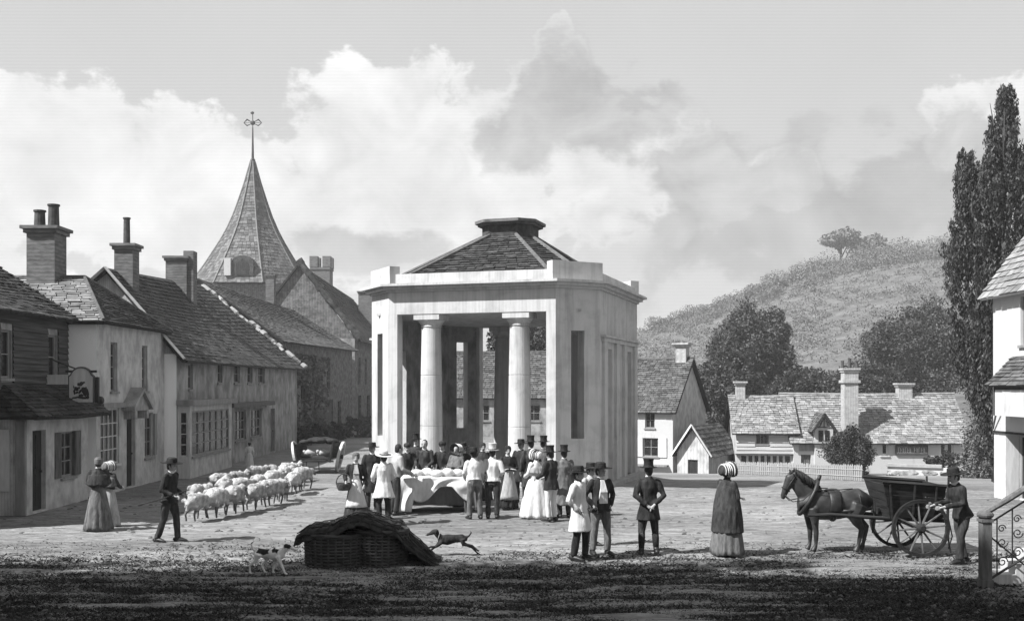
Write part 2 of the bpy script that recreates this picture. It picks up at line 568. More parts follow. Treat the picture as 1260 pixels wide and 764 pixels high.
def roof(P, parent, m, tw=0.32, th=0.22, thick=0.10, deck='timber_dark', name='roof', jit=0.5, sag=0.0):
    """P = eave left, eave right, ridge right, ridge left as seen from outside. A deck with courses of lapped tiles on it."""
    eL, eR, rR, rL = [Vector(p) for p in P]
    n = (eR - eL).cross((rL + rR) / 2 - eL)
    if n.length < 1e-6:
        n = (rR - eL).cross(rL - eL)
    n.normalize()
    if n.z < 0:
        n = -n
    mb = MB()
    o_ = n * thick
    NI, NJ = (10, 6) if sag else (1, 1)
    grid = [[(eL + (rL - eL) * (j / NJ)).lerp(eR + (rR - eR) * (j / NJ), i / NI) - n * (sag * math.sin(math.pi * i / NI) * math.sin(math.pi * j / NJ)) for i in range(NI + 1)] for j in range(NJ + 1)]
    for j in range(NJ):
        for i in range(NI):
            q = [grid[j][i], grid[j][i + 1], grid[j + 1][i + 1], grid[j + 1][i]]
            mb.hexa([v - o_ for v in q] + q)
    ro = mb.build(name, deck, parent)
    Ls, Rs = rL - eL, rR - eR
    rows = max(2, int(((Ls.length + Rs.length) / 2) / th))
    vs, fs = [], []
    for r in range(rows):
        t0 = r / rows - (0.25 / rows if r == 0 else 0.0)
        t1 = min(1.0, (r + 1.35) / rows)
        a0, b0 = eL + Ls * t0, eR + Rs * t0
        a1, b1 = eL + Ls * t1, eR + Rs * t1
        W = (b0 - a0).length
        k = max(1, int(W / tw))
        off = random.random()
        edges = [0.0]
        x = -off / k
        while True:
            x += random.uniform(1 - jit * .5, 1 + jit * .5) / k
            if x >= 1 - .25 / k:
                break
            if x > .2 / k:
                edges.append(x)
        edges.append(1.0)
        for i in range(len(edges) - 1):
            g = 0.012 / max(W, .1)
            s0, s1 = edges[i] + g, edges[i + 1] - g
            if s1 <= s0:
                continue
            dz = random.uniform(-.35, .35) * (th * 0.22)
            dn = random.uniform(0.022, 0.05)
            sgn = Ls.normalized() * dz
            sg = n * (-sag * math.sin(math.pi * (s0 + s1) / 2) * math.sin(math.pi * min(1, (r + .5) / rows)))
            p0, p1 = a0.lerp(b0, s0) + sgn + sg, a0.lerp(b0, s1) + sgn + sg
            q0, q1 = a1.lerp(b1, s0) + sg, a1.lerp(b1, s1) + sg
            u = n * (dn + 0.018)
            lo = n * 0.012
            kk = len(vs)
            vs += [p0 + lo, p1 + lo, q1 + lo * .5, q0 + lo * .5, p0 + u, p1 + u * random.uniform(.8, 1.25), q1 + lo, q0 + lo]
            fs += [(kk + 4, kk + 5, kk + 6, kk + 7), (kk, kk + 1, kk + 5, kk + 4), (kk + 1, kk + 2, kk + 6, kk + 5), (kk + 3, kk, kk + 4, kk + 7)]
    t = MB()
    t.add(vs, fs)
    to = t.build('roof_tiles', m, ro)
    tag(to, kind='stuff')
    return ro


def chimney(parent, x, y, z0, z1, w, d, m, pots=1, pot_h=0.5, pot_m='clay_pot', cap=0.12, rz=0.0, pot_r=0.12):
    mb = MB()
    M = Matrix.Translation((x, y, 0)) @ Matrix.Rotation(rz, 4, 'Z')
    mb.box(-w / 2, w / 2, -d / 2, d / 2, z0, z1 - .22)
    mb.box(-w / 2 - cap * .5, w / 2 + cap * .5, -d / 2 - cap * .5, d / 2 + cap * .5, z1 - .217, z1 - .10)
    mb.xf(M)
    o = mb.build('chimney', m, parent)
    MB().box(-w / 2 - cap, w / 2 + cap, -d / 2 - cap, d / 2 + cap, z1 - .097, z1).xf(M).build('cap', m, o)
    for i in range(pots):
        px = (i - (pots - 1) / 2) * w * 0.5
        h = pot_h * (1 - .25 * (i % 2 == 0 and pots > 1))
        MB().lathe((px, 0, z1), [(pot_r * 1.1, 0), (pot_r, .05), (pot_r * .9, h - .06), (pot_r * 1.1, h - .05), (pot_r * 1.1, h), (pot_r * .7, h)], 12).xf(M).build('chimney_pot', pot_m, o)
    return o


# ------------------------------------------------------------------ where things stand
def smooth(x):
    x = max(0.0, min(1.0, x))
    return x * x * (3 - 2 * x)


def gz(x, y):
    dip = -1.7 * max(0.0, min(1.0, (y - 32) / 28.0)) * smooth((x - 3) / 4.0)
    return dip


def rayground(px, py):
    """where the line of sight through that picture point meets the square"""
    d = EYE * FPX / (py - HY)
    for _ in range(30):
        x = (px - CX) / FPX * d
        d = 0.5 * d + 0.5 * (EYE - gz(x, d)) * FPX / (py - HY)
    x = (px - CX) / FPX * d
    return Vector((x, d, gz(x, d)))


def at(px, py, d):
    return Vector(((px - CX) / FPX * d, d, EYE - (py - HY) / FPX * d))
# ================================================================== THE SETTING
def build_ground():
    def axis(fine0, fine1, step, lo, hi, g=1.25):
        a = list(np.arange(fine0, fine1 + 1e-6, step))
        s, x = step, a[-1]
        while x < hi:
            s *= g
            x = min(hi, x + s)
            a.append(x)
        s, x = step, a[0]
        while x > lo:
            s *= g
            x = max(lo, x - s)
            a.insert(0, x)
        return np.array(a)
    xs = axis(-14, 14, 0.16, -900, 900)
    ys = axis(11, 34, 0.11, -60, 1600)
    nx, ny = len(xs), len(ys)
    vs = np.zeros((ny, nx, 3))
    for j, y in enumerate(ys):
        for i, x in enumerate(xs):
            z = gz(x, y)
            if -15 < x < 15 and 10 < y < 40:
                z += 0.030 * noise.noise((x * 0.9, y * 4.2, 0.3)) + 0.014 * noise.noise((x * 3.1, y * 9.0, 4.3))
                z += 0.035 * noise.noise((x * 0.25, y * 0.6, 7.1))
            vs[j, i] = (x, y, z)
    me = bpy.data.meshes.new('ground')
    idx = np.arange(nx * ny).reshape(ny, nx)
    f = np.stack([idx[:-1, :-1], idx[:-1, 1:], idx[1:, 1:], idx[1:, :-1]], -1).reshape(-1, 4)
    me.from_pydata(vs.reshape(-1, 3).tolist(), [], f.tolist())
    me.polygons.foreach_set('use_smooth', [True] * len(me.polygons))
    me.update()
    tag(link_mesh('ground', me, 'dirt'), kind='structure')


build_ground()


def np_mesh(name, V, Fq, m, parent=None):
    me = bpy.data.meshes.new(name)
    V = np.asarray(V, dtype=np.float32)
    if parent is not None:
        b = base_of(parent)
        V = V - np.array([b.x, b.y, b.z], dtype=np.float32)
    nv, nf, k = len(V), len(Fq), len(Fq[0])
    me.vertices.add(nv)
    me.vertices.foreach_set('co', V.reshape(-1))
    me.loops.add(nf * k)
    me.loops.foreach_set('vertex_index', np.asarray(Fq, dtype=np.int32).reshape(-1))
    me.polygons.add(nf)
    me.polygons.foreach_set('loop_start', np.arange(0, nf * k, k, dtype=np.int32))
    me.update(calc_edges=True)
    me.validate()
    return link_mesh(name, me, m, parent)


def leaves(name, P, size, aspect, m, parent=None, up=None, upw=0.0, outw=None):
    """one leaf-sized folded face at each point of P, pointing along random directions (biased to `up` by upw)"""
    P = np.asarray(P)
    n = len(P)
    d = rng.normal(size=(n, 3))
    d /= np.linalg.norm(d, axis=1)[:, None]
    if up is not None:
        d = d * (1 - upw) + np.asarray(up) * upw
        d /= np.linalg.norm(d, axis=1)[:, None]
    q = rng.normal(size=(n, 3))
    s = np.cross(d, q)
    s /= np.linalg.norm(s, axis=1)[:, None]
    L = size * rng.uniform(.6, 1.35, (n, 1))
    W = L * aspect
    V = np.stack([P - d * L * .5, P + s * W * .5, P + d * L * .5, P - s * W * .5], 1).reshape(-1, 3)
    Fq = np.arange(n * 4).reshape(-1, 4)
    return np_mesh(name, V, Fq, m, parent)


def crown_points(c, r, n, lump=0.28, seed=0, shell=0.55, clumps=60, cl=0.22):
    """points in clumps spread through an uneven crown"""
    g = np.random.default_rng(seed)
    d = g.normal(size=(clumps, 3))
    d /= np.linalg.norm(d, axis=1)[:, None]
    rad = g.uniform(shell, 1.0, clumps) ** 0.7
    rad = np.maximum(rad, .35)
    bump = np.array([1 + lump * noise.noise(Vector(v) * 1.7 + Vector((seed, 0, 0))) * 1.6 for v in d])
    cc = d * (rad * bump)[:, None]
    k = g.integers(0, clumps, n)
    off = g.normal(size=(n, 3))
    off /= np.linalg.norm(off, axis=1)[:, None]
    off *= (g.random(n) ** 0.45 * cl)[:, None] * g.uniform(.7, 1.4, clumps)[k][:, None]
    return np.asarray(c) + (cc[k] + off) * np.asarray(r)


def trunk(parent, base, top, r0, crown_c=None, crown_r=None, limbs=7, seed=0):
    g = random.Random(seed)
    b, t = Vector(base), Vector(top)
    mb = MB()
    pts = [b.lerp(t, k / 4) + Vector((g.uniform(-.06, .06), g.uniform(-.06, .06), 0)) * (k > 0) * r0 * 4 for k in range(5)]
    mb.tube(pts, [r0 * 1.3, r0, r0 * .85, r0 * .7, r0 * .5], 9)
    if crown_c is not None:
        for i in range(limbs):
            s = pts[2].lerp(pts[4], g.random())
            a = 2 * math.pi * i / limbs + g.uniform(-.3, .3)
            e = Vector(crown_c) + Vector((math.cos(a) * crown_r[0] * .65, math.sin(a) * crown_r[1] * .65, g.uniform(-.3, .5) * crown_r[2]))
            mid = s.lerp(e, .5) + Vector((0, 0, .12 * crown_r[2]))
            mb.tube([s, mid, e], [r0 * .45, r0 * .28, r0 * .08], 6)
    return mb.build('trunk', 'bark', parent, smooth=True)


def round_tree(name, px, pyc, d, rx_px, rz_px, label, m='leaf_mid', n=9000, leaf=0.34, seed=1, group=None, ground=None, clumps=70, cl=.24):
    s = FPX / d
    c = at(px, pyc, d)
    rx, rz = rx_px / s, rz_px / s
    z0 = gz(c.x, d) if ground is None else ground
    t = thing(name, (c.x, d, z0), label, 'tree', group)
    trunk(t, (c.x, d, z0), (c.x, d, c.z), max(.12, rx * .09), c, (rx, rx, rz), seed=seed)
    leaves('crown', crown_points(c, (rx * .86, rx * .86, rz * .86), n, seed=seed, clumps=clumps, cl=cl), leaf, .55, m, t)
    return t


# ---- the wooded hill
def build_hill():
    prof = [(560, 470), (700, 440), (785, 408), (850, 387), (900, 368), (945, 352), (1000, 335), (1040, 330), (1085, 326), (1120, 322), (1180, 326), (1300, 345), (1500, 380), (1800, 430), (2100, 470)]
    D = 260.0
    xs = np.linspace(prof[0][0], prof[-1][0], 90)
    top = np.interp(xs, [p[0] for p in prof], [p[1] for p in prof])
    rows = 40
    V = []
    for r in range(rows):
        f = r / (rows - 1)
        y = 105 + (D - 105) * f if f < .85 else 105 + (D - 105) * .85 + (f - .85) * 900
        for x, t in zip(xs, top):
            X = (x - CX) / FPX * D
            H = EYE + (HY - t) / FPX * D + 2
            g = min(1.0, f / .80)
            z = -2.2 + H * (g ** 1.15 * (1.35 - .35 * g)) - (max(0, f - .84) * 90)
            z += .7 * g * noise.noise((X * .03, y * .03, 0)) + .45 * g * noise.noise((X * .12, y * .12, 3))
            V.append((X + (1 - f) * 6, y, z))
    nx = len(xs)
    Fq = [(r * nx + i, r * nx + i + 1, (r + 1) * nx + i + 1, (r + 1) * nx + i) for r in range(rows - 1) for i in range(nx - 1)]
    mb = MB()
    mb.add(V, Fq)
    o = mb.build('hill', 'hill_grass', None, smooth=True)
    tag(o, kind='structure')
    # the wood along the brow: one far mass
    P = []
    A = np.array(V).reshape(rows, nx, 3)
    crest = A.copy()
    ridge = np.array([crest[np.argmax((crest[:, i, 2] - EYE) / crest[:, i, 1]), i] for i in range(nx)])
    g = np.random.default_rng(3)
    for i in range(nx):
        if not 780 < xs[i] < 1340:
            continue
        for k in range(8):
            u = i + g.uniform(-.5, .5)
            q = ridge[i] + np.array([g.uniform(-2, 2), g.uniform(-14, 2), 0])
            r = g.uniform(1.6, 2.9) * (1.25 if xs[i] > 940 else .9)
            q[2] += r * .1 - (2.5 if q[1] < ridge[i][1] - 5 else 0)
            d = g.normal(size=(420, 3))
            d /= np.linalg.norm(d, axis=1)[:, None]
            P.append(q + d * (g.random(420) ** .35 * r)[:, None] * np.array([1, 1, .85]))
    for _ in range(2300):
        i, j = g.uniform(8, nx - 38), g.uniform(.30, .82) * (rows - 1)
        a = A[int(j), int(i)] * (1 - j % 1) + A[int(j) + 1, int(i)] * (j % 1)
        a = a + np.array([g.uniform(-1.5, 1.5), g.uniform(-1.5, 1.5), 0])
        r = g.uniform(1.0, 2.3)
        d = g.normal(size=(85, 3))
        d /= np.linalg.norm(d, axis=1)[:, None]
        P.append(a + d * (g.random(85) ** .35 * r)[:, None] * np.array([1, 1, .6]))
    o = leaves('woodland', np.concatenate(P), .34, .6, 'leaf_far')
    tag(o, 'far wood along the brow of the hill', 'woodland', kind='stuff')


build_hill()
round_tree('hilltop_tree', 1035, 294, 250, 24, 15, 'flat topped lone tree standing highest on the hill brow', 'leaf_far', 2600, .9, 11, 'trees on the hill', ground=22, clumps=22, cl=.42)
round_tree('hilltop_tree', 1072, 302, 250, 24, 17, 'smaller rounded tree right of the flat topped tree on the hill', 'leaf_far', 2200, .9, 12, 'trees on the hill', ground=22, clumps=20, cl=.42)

# ---- trees of the town
round_tree('round_tree', 926, 428, 86, 53, 58, 'big round tree between the white house and the cottages', 'leaf_mid', 52000, .23, 21, clumps=150, cl=.27)
round_tree('round_tree', 1128, 440, 92, 68, 62, 'big round tree rising behind the long cottage by the poplars', 'leaf_mid', 56000, .25, 22, clumps=150, cl=.27)
round_tree('bushy_tree', 882, 500, 72, 34, 54, 'dark bushy tree right of the white house gable', 'leaf_mid', 32000, .2, 23, clumps=110, cl=.3)
round_tree('bushy_tree', 905, 470, 78, 40, 44, 'dark bushy tree under the big round tree', 'leaf_dark', 26000, .22, 27, clumps=100, cl=.3)
round_tree('bushy_tree', 985, 480, 84, 48, 30, 'low dark tree behind the left cottage roof', 'leaf_dark', 26000, .24, 24, clumps=90, cl=.32)
round_tree('bushy_tree', 1065, 478, 88, 40, 36, 'low dark tree behind the tall cottage chimney', 'leaf_dark', 22000, .24, 25, clumps=90, cl=.32)
round_tree('garden_tree', 1046, 557, 53, 31, 33, 'round leafy shrub tree before the long cottage', 'leaf_mid', 22000, .11, 26, clumps=120, cl=.28)


def poplar(px, d, top, bot, wpx, lean_px, label, seed, n):
    s = FPX / d
    b = at(px, 600, d)
    z0 = gz(b.x, d)
    zt = EYE + (HY - top) / s - .7
    zb = EYE + (HY - bot) / s
    w = wpx / s
    t = thing('poplar_tree', (b.x, d, z0), label, 'tree', 'poplars beside the right hand house')
    tx = b.x + lean_px / s
    mb = MB()
    mb.tube([(b.x, d, z0), (b.x + .1, d, z0 + 3), (b.x * .5 + tx * .5, d, (z0 + zt) / 2), (tx, d, zt - .8)], [.3, .22, .14, .02], 9)
    g = np.random.default_rng(seed)
    for i in range(26):
        f = g.uniform(.1, .85)
        p = Vector((b.x + (tx - b.x) * f, d, zb + (zt - zb) * f))
        a = g.uniform(0, 6.28)
        r = w * .8 * math.sin(math.pi * min(1, .12 + f * .86)) ** .7
        e = p + Vector((math.cos(a) * r, math.sin(a) * r, g.uniform(1.2, 2.2)))
        mb.tube([p, p.lerp(e, .5) + Vector((math.cos(a), math.sin(a), 0)) * .1, e], [.06, .035, .01], 5)
    mb.build('trunk', 'bark', t, smooth=True)
    # upright sprays
    k = 300
    f = g.random(k) ** .9
    prof = np.interp(f, [0, .06, .18, .45, .7, .88, 1.0], [.05, .14, .45, 1.0, .76, .40, .04])
    ang = g.uniform(0, 2 * np.pi, k)
    rr = w * prof * g.uniform(.25, 1.0, k) ** .6
    C = np.stack([b.x + (tx - b.x) * f + np.cos(ang) * rr, d + np.sin(ang) * rr, zb + (zt - zb) * f], 1)
    i = g.integers(0, k, n)
    h = g.uniform(-.5, .5, n)
    off = g.normal(size=(n, 3)) * np.array([.12, .12, 0]) * (1 - .7 * np.abs(h * 2))[:, None]
    off[:, 2] = h * 1.5
    off[:, 0] += np.cos(ang[i]) * h * .35
    off[:, 1] += np.sin(ang[i]) * h * .35
    leaves('crown', C[i] + off, .17, .34, 'leaf_dark', t, up=(0, 0, 1), upw=.62)
    return t


poplar(1230, 41, 182, 588, 43, -41, 'shorter left hand poplar with a dark pointed crown', 31, 52000)
poplar(1232, 40, 106, 560, 40, 6, 'tallest dark poplar rising behind the right hand house', 32, 58000)
poplar(1278, 43, 190, 560, 46, 4, 'dark poplar at the right edge behind the house roof', 33, 26000)


# ---- houses: the row on the left
def house_boxes(parent, boxes, m, name='wall'):
    mb = MB()
    for b in boxes:
        mb.box(*b)
    return mb.build(name, m, parent)


XS = -11.8     # the frontage line of the street

# House 1, the inn with dark boards
h1 = thing('inn', (-12.6, 27, 0), 'dark boarded inn at the left edge with a projecting ground floor', 'house')
F = frame((-12.6, 22.5), (-12.6, 29.93))                     # street wall of the upper floor
holes = [(3.5, 4.1, 3.35, 4.55), (6.15, 6.75, 3.35, 4.55)]
wall(F, 0, 5.0, .25, holes, 'wall', 'stucco_mid', h1)
for hh in holes:
    window(F, hh, h1, 1, 2, 'paint_grey', recess=.06, sill=True)
Fs = frame((-19, 22.5), (-12.6, 22.5))
wall(Fs, 0, 5.0, .25, [], 'wall', 'stucco_mid', h1, u1=Fs.L - .004)
Fb = frame((-12.6, 29.93), (-19, 29.93))
wall(Fb, 0, 5.0, .25, [], 'wall', 'stucco_mid', h1, u0=.004)
for k in range(13):                                           # lapped boards, cut round the windows
    z = 2.9 + k * .165
    segs = [(0, F.L)]
    for (a, b, c, d_) in holes:
        if z + .17 > c - .06 and z < d_ + .03:
            segs = [q for (s0, s1) in segs for q in ((s0, min(s1, a - .03)), (max(s0, b + .03), s1)) if q[1] - q[0] > .02]
    for (s0, s1) in segs:
        p = MB()
        p.hexa([F(s0, z, .055), F(s1, z, .055), F(s1, z, .005), F(s0, z, .005), F(s0, z + .178, .018), F(s1, z + .178, .018), F(s1, z + .178, .003), F(s0, z + .178, .003)])
        p.build('plank', 'plank_dark', h1)
roof([(-12.25, 22.2, 5.0), (-12.25, 30.0, 5.0), (-15.9, 29.9, 7.45), (-15.9, 22.2, 7.45)], h1, 'slate_dark', .36, .17, sag=.18)
roof([(-19.5, 29.9, 5.0), (-19.5, 22.2, 5.0), (-15.9, 22.2, 7.45), (-15.9, 29.9, 7.45)], h1, 'slate_dark', .36, .17)
MB().add([(-12.6, 29.92, 5), (-19, 29.92, 5), (-15.9, 29.92, 7.3), (-12.6, 29.6, 5), (-19, 29.6, 5), (-15.9, 29.6, 7.3)], [(0, 1, 2), (5, 4, 3), (0, 2, 5, 3), (1, 4, 5, 2)]).build('gable', 'stucco_mid', h1)
# projecting ground floor
Fg = frame((XS, 25.7), (XS, 29.4))
gh = [(0.3, 1.05, .05, 2.05), (1.55, 3.2, .75, 1.95)]
wall(Fg, 0, 2.5, .2, gh, 'wall', 'stucco_grey', h1)
door(Fg, gh[0], h1)
Fw = (1.95, 2.8, .75, 1.95)
window(Fg, (1.95, 2.8, .75, 1.95), h1, 2, 3, 'paint_grey', recess=.08)
for (a, b) in ((1.55, 1.945), (2.805, 3.2)):
    MB().fbox(Fg, a + .01, b - .01, .76, 1.94, -.07, .02).build('shutter', 'timber', h1)
Fc = frame((-16, 25.7), (XS, 25.7))
ch = [(2.2, 3.35, .65, 2.0)]
wall(Fc, 0, 2.5, .2, ch, 'wall', 'stucco_grey', h1, u1=Fc.L - .004)
window(Fc, ch[0], h1, 3, 3, 'paint_grey', recess=.06)
MB().fbox(Fc, 3.38, 3.78, .6, 2.1, .005, .05).build('shutter', 'paint_white', h1)
MB().fbox(Fc, 3.95, 4.18, .0, 2.3, .003, .07).build('pilaster', 'paint_grey', h1)
MB().box(-12.59, XS - .003, 29.2, 29.397, 0, 2.5).build('wall', 'stucco_grey', h1)
roof([(-11.35, 25.25, 2.42), (-11.35, 29.85, 2.42), (-12.58, 29.85, 3.18), (-12.58, 26.1, 3.18)], h1, 'slate_dark', .36, .16)
roof([(-16, 25.25, 2.42), (-11.35, 25.25, 2.42), (-12.58, 26.1, 3.18), (-16, 26.1, 3.18)], h1, 'slate_dark', .36, .16)
MB().tube([(-11.4, 25.25, 2.38), (-11.33, 27.5, 2.35), (-11.38, 29.85, 2.38)], .05, 6).build('gutter', 'timber_dark', h1)

# hanging inn sign on its beam
sg = thing('inn_sign', (-12.5, 28.6, 2.6), 'white round topped hanging inn sign with a dark painted emblem', 'sign')
FS = frame((-12.5, 28.6), (-11.1, 28.6))
MB().fbox(FS, -.12, .50, 3.20, 3.46, -.06, .06).build('beam', 'paint_white', sg)
MB().fbox(FS, .42, 1.26, 3.52, 3.58, -.03, .03).build('beam', 'timber_dark', sg)
arc = [(.53, 2.72), (1.17, 2.72), (1.17, 3.40)] + [(.85 + .32 * math.cos(R(a)) * .86, 3.38 + .26 * math.sin(R(a))) for a in range(15, 166, 15)] + [(.53, 3.40)]
MB().fpoly(FS, arc, -.035, .035).build('board', 'paint_white', sg)
arc2 = [(.85 + (u - .85) * 1.1, 3.08 + (v - 3.08) * 1.07) for u, v in arc]
bz = MB()
for i in range(len(arc)):
    a, b = arc[i], arc[(i + 1) % len(arc)]
    a2, b2 = arc2[i], arc2[(i + 1) % len(arc)]
    bz.add([FS(a[0], a[1], .05), FS(b[0], b[1], .05), FS(b2[0], b2[1], .05), FS(a2[0], a2[1], .05), FS(a[0], a[1], -.05), FS(b[0], b[1], -.05), FS(b2[0], b2[1], -.05), FS(a2[0], a2[1], -.05)],
           [(0, 1, 2, 3), (7, 6, 5, 4), (0, 4, 5, 1), (2, 6, 7, 3)])
bz.build('frame', 'timber', sg)
MB().fbox(FS, 1.215, 1.30, 2.72, 3.40, -.09, .03).build('side_bracket', 'timber_dark', sg)
em = MB()
ge = random.Random(4)
blobs = [(.85, 3.22, .085, .06, .4), (.79, 3.20, .04, .05, 0), (.92, 3.25, .035, .03, 0), (.73, 3.08, .05, .07, .6), (.67, 3.00, .03, .09, .1), (.655, 3.13, .014, .05, .1), (.74, 2.98, .05, .03, .5),
         (.93, 3.06, .07, .09, -.4), (1.01, 2.98, .06, .13, .1), (.94, 2.95, .05, .10, .3), (.84, 3.02, .035, .08, -.6), (.86, 2.90, .07, .05, .2), (.72, 2.85, .12, .025, .2), (.92, 2.84, .13, .035, 0), (1.03, 2.86, .04, .05, 0), (.80, 3.11, .03, .03, 0)]
for q_, (u, v, a, b, rot) in enumerate(blobs):
    em.fpoly(FS, [(u + a * math.cos(t) * math.cos(rot) * k_ - b * math.sin(t) * math.sin(rot) * k_, v + a * math.cos(t) * math.sin(rot) * k_ + b * math.sin(t) * math.cos(rot) * k_) for t in np.linspace(0, 2 * math.pi, 12)[:-1] for k_ in (ge.uniform(.7, 1.2),)], .036, .0395 + .0006 * q_)
em.build('emblem', 'iron', sg)
MB().tube([(-12.53, 28.6, 3.9), (-11.7, 28.6, 3.58)], .02, 6).build('stay', 'iron', sg)

# House 2, plastered with hipped roof
h2 = thing('plaster_house', (-13, 32.7, 0), 'plastered two storey house with hipped roof and pedimented door by the inn', 'house')
F = frame((XS, 30.0), (XS, 35.86))
W2 = [(1.05, 1.6, 3.0, 4.45), (3.7, 4.2, 3.0, 4.45), (.3, 1.75, .85, 2.5), (2.35, 3.1, .05, 2.15), (3.95, 4.75, .85, 2.3)]
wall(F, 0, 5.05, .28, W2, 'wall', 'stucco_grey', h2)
window(F, W2[0], h2, 2, 4, 'paint_grey', .1)
window(F, W2[1], h2, 2, 4, 'paint_grey', .1)
window(F, W2[2], h2, 4, 4, 'paint_white', .05)
door(F, W2[3], h2)
window(F, W2[4], h2, 2, 3, 'paint_grey', .08)
MB().fbox(F, 4.75, 5.0, .9, 2.25, .004, .05).build('shutter', 'paint_grey', h2)
hd = MB()
hd.fbox(F, 2.12, 2.30, 2.15, 2.4, .0, .35).fbox(F, 3.15, 3.33, 2.15, 2.4, .0, .35)
hd.fpoly(F, [(2.0, 2.4), (3.45, 2.4), (3.45, 2.5), (2.725, 2.98), (2.0, 2.5)], .003, .30)
hd.fpoly(F, [(1.9, 2.42), (2.725, 2.99), (3.55, 2.42), (3.55, 2.54), (2.725, 3.12), (1.9, 2.54)], .0, .42)
hd.build('door_hood', 'stucco_mid', h2)
MB().fbox(F, .15, 1.9, 2.52, 2.66, .0, .16).build('window_cornice', 'paint_grey', h2)
MB().ball(F(.02, 2.75, .1), .12).build('lamp', 'iron', h2)
Fc = frame((-19, 30.0), (XS, 30.0))
wall(Fc, 0, 5.05, .28, [], 'wall', 'sunlit_gable', h2, u1=Fc.L - .004)
Ff = frame((XS, 35.86), (-19, 35.86))
wall(Ff, 0, 5.05, .28, [], 'wall', 'stucco_white', h2, u0=.004)
apx = Vector((-13.25, 32.75, 6.5))
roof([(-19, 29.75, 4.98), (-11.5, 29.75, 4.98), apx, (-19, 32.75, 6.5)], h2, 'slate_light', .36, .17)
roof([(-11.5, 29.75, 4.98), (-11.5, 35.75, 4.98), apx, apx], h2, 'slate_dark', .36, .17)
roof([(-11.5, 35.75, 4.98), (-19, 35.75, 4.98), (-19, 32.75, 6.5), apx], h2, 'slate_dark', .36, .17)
rl = MB()
for a in ((-11.5, 29.75, 5.02), (-11.5, 35.75, 5.02), (-19, 32.75, 6.53)):
    rl.tube([a, apx + Vector((0, 0, .04))], .06, 6)
rl.build('ridge_tiles', 'slate_mid', h2)
chimney(h2, -14.4, 32.7, 5.6, 8.05, .86, .86, 'brick', 2, .72, pot_r=.17, cap=.15)

# House 3, the long house with shop front
h3 = thing('long_shop_house', (-12, 45, 0), 'long low eaved house with bay shop window and sagging slate roof', 'house')
X3 = -11.4
F = frame((X3, 35.9), (X3, 56.0))
W3 = [(1.3, 1.85, 3.05, 3.95), (5.0, 5.7, 3.3, 4.05), (7.4, 8.4, 3.3, 4.05), (9.6, 10.5, 3.3, 4.05), (11.6, 12.8, 3.3, 4.05),
      (6.3, 7.1, .05, 2.1), (7.6, 9.4, .9, 2.15), (10.2, 12.2, .9, 2.15), (14.0, 14.9, .05, 2.1)]
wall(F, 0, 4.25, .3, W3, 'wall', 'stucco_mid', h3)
for k, hh in enumerate(W3[:5]):
    window(F, hh, h3, 1 if k == 0 else 2, 2, 'paint_grey', .08)
door(F, W3[5], h3, 'timber')
window(F, W3[6], h3, 3, 3, 'paint_grey', .08)
window(F, W3[7], h3, 3, 3, 'paint_grey', .08)
door(F, W3[8], h3, 'timber')
MB().fbox(F, 5.9, 13.2, 2.3, 2.48, .0, .4).build('shop_cornice', 'timber', h3)
# bay shop window, boxed forward of the wall
FB = frame((X3 + .42, 36.0), (X3 + .42, 41.4))
bw_ = [(.25, 5.0, .75, 2.3)]
wall(FB, 0, 2.5, .12, bw_, 'bay_wall', 'stucco_grey', h3)
window(FB, bw_[0], h3, 6, 4, 'paint_grey', .02, bar=.045)
FBs = frame((X3, 36.0), (X3 + .42, 36.0))
wall(FBs, 0, 2.5, .1, [(.06, .36, .75, 2.3)], 'bay_wall', 'paint_white', h3, u1=.418)
window(FBs, (.06, .36, .75, 2.3), h3, 1, 4, 'paint_white', .01, sill=False)
MB().box(X3 + .003, X3 + .6, 35.85, 41.6, 2.503, 2.68).build('bay_cornice', 'paint_grey', h3)
Fc = frame((-17, 35.9), (X3, 35.9))
wall(Fc, 0, 4.25, .3, [], 'wall', 'sunlit_gable', h3, u1=Fc.L - .004)
rA, rB = Vector((-13.75, 35.75, 7.15)), Vector((-16.6, 56.4, 8.55))
MB().add([(X3 - .1, 35.9, 4.25), (-17, 35.9, 4.25), (-13.75, 35.9, 7.0), (X3 - .1, 36.1, 4.25), (-17, 36.1, 4.25), (-13.75, 36.1, 7.0)], [(0, 2, 1), (3, 4, 5), (0, 3, 5, 2), (1, 2, 5, 4)]).build('gable', 'stucco_grey', h3)
roof([(X3 + .32, 35.7, 4.02), (X3 + .32, 56.3, 4.1), rB, rA], h3, 'slate_dark', .5, .22, sag=.25)
roof([(-18.6, 56.3, 4.1), (-17.2, 35.7, 4.02), rA, rB], h3, 'slate_dark', .6, .35)
bb = MB()
bb.tube([(X3 + .34, 35.66, 4.08), rA + Vector((0, -.06, .02))], [(.05, .15), (.05, .15)], 4)
bb.tube([(-17.2, 35.66, 4.08), rA + Vector((0, -.06, .02))], [(.05, .15), (.05, .15)], 4)
bb.build('bargeboard', 'paint_white', h3)
Ff = frame((X3, 56.0), (-18, 56.0))
wall(Ff, 0, 4.2, .3, [], 'wall', 'stucco_white', h3, u0=.004)
MB().add([(X3, 56.0, 4.2), (-18.2, 56.0, 4.2), (-16.6, 56.0, 8.4), (X3, 55.8, 4.2), (-18.2, 55.8, 4.2), (-16.6, 55.8, 8.4)], [(0, 1, 2), (5, 4, 3), (0, 2, 5, 3), (1, 4, 5, 2)]).build('gable', 'stucco_grey', h3)
cp = MB()
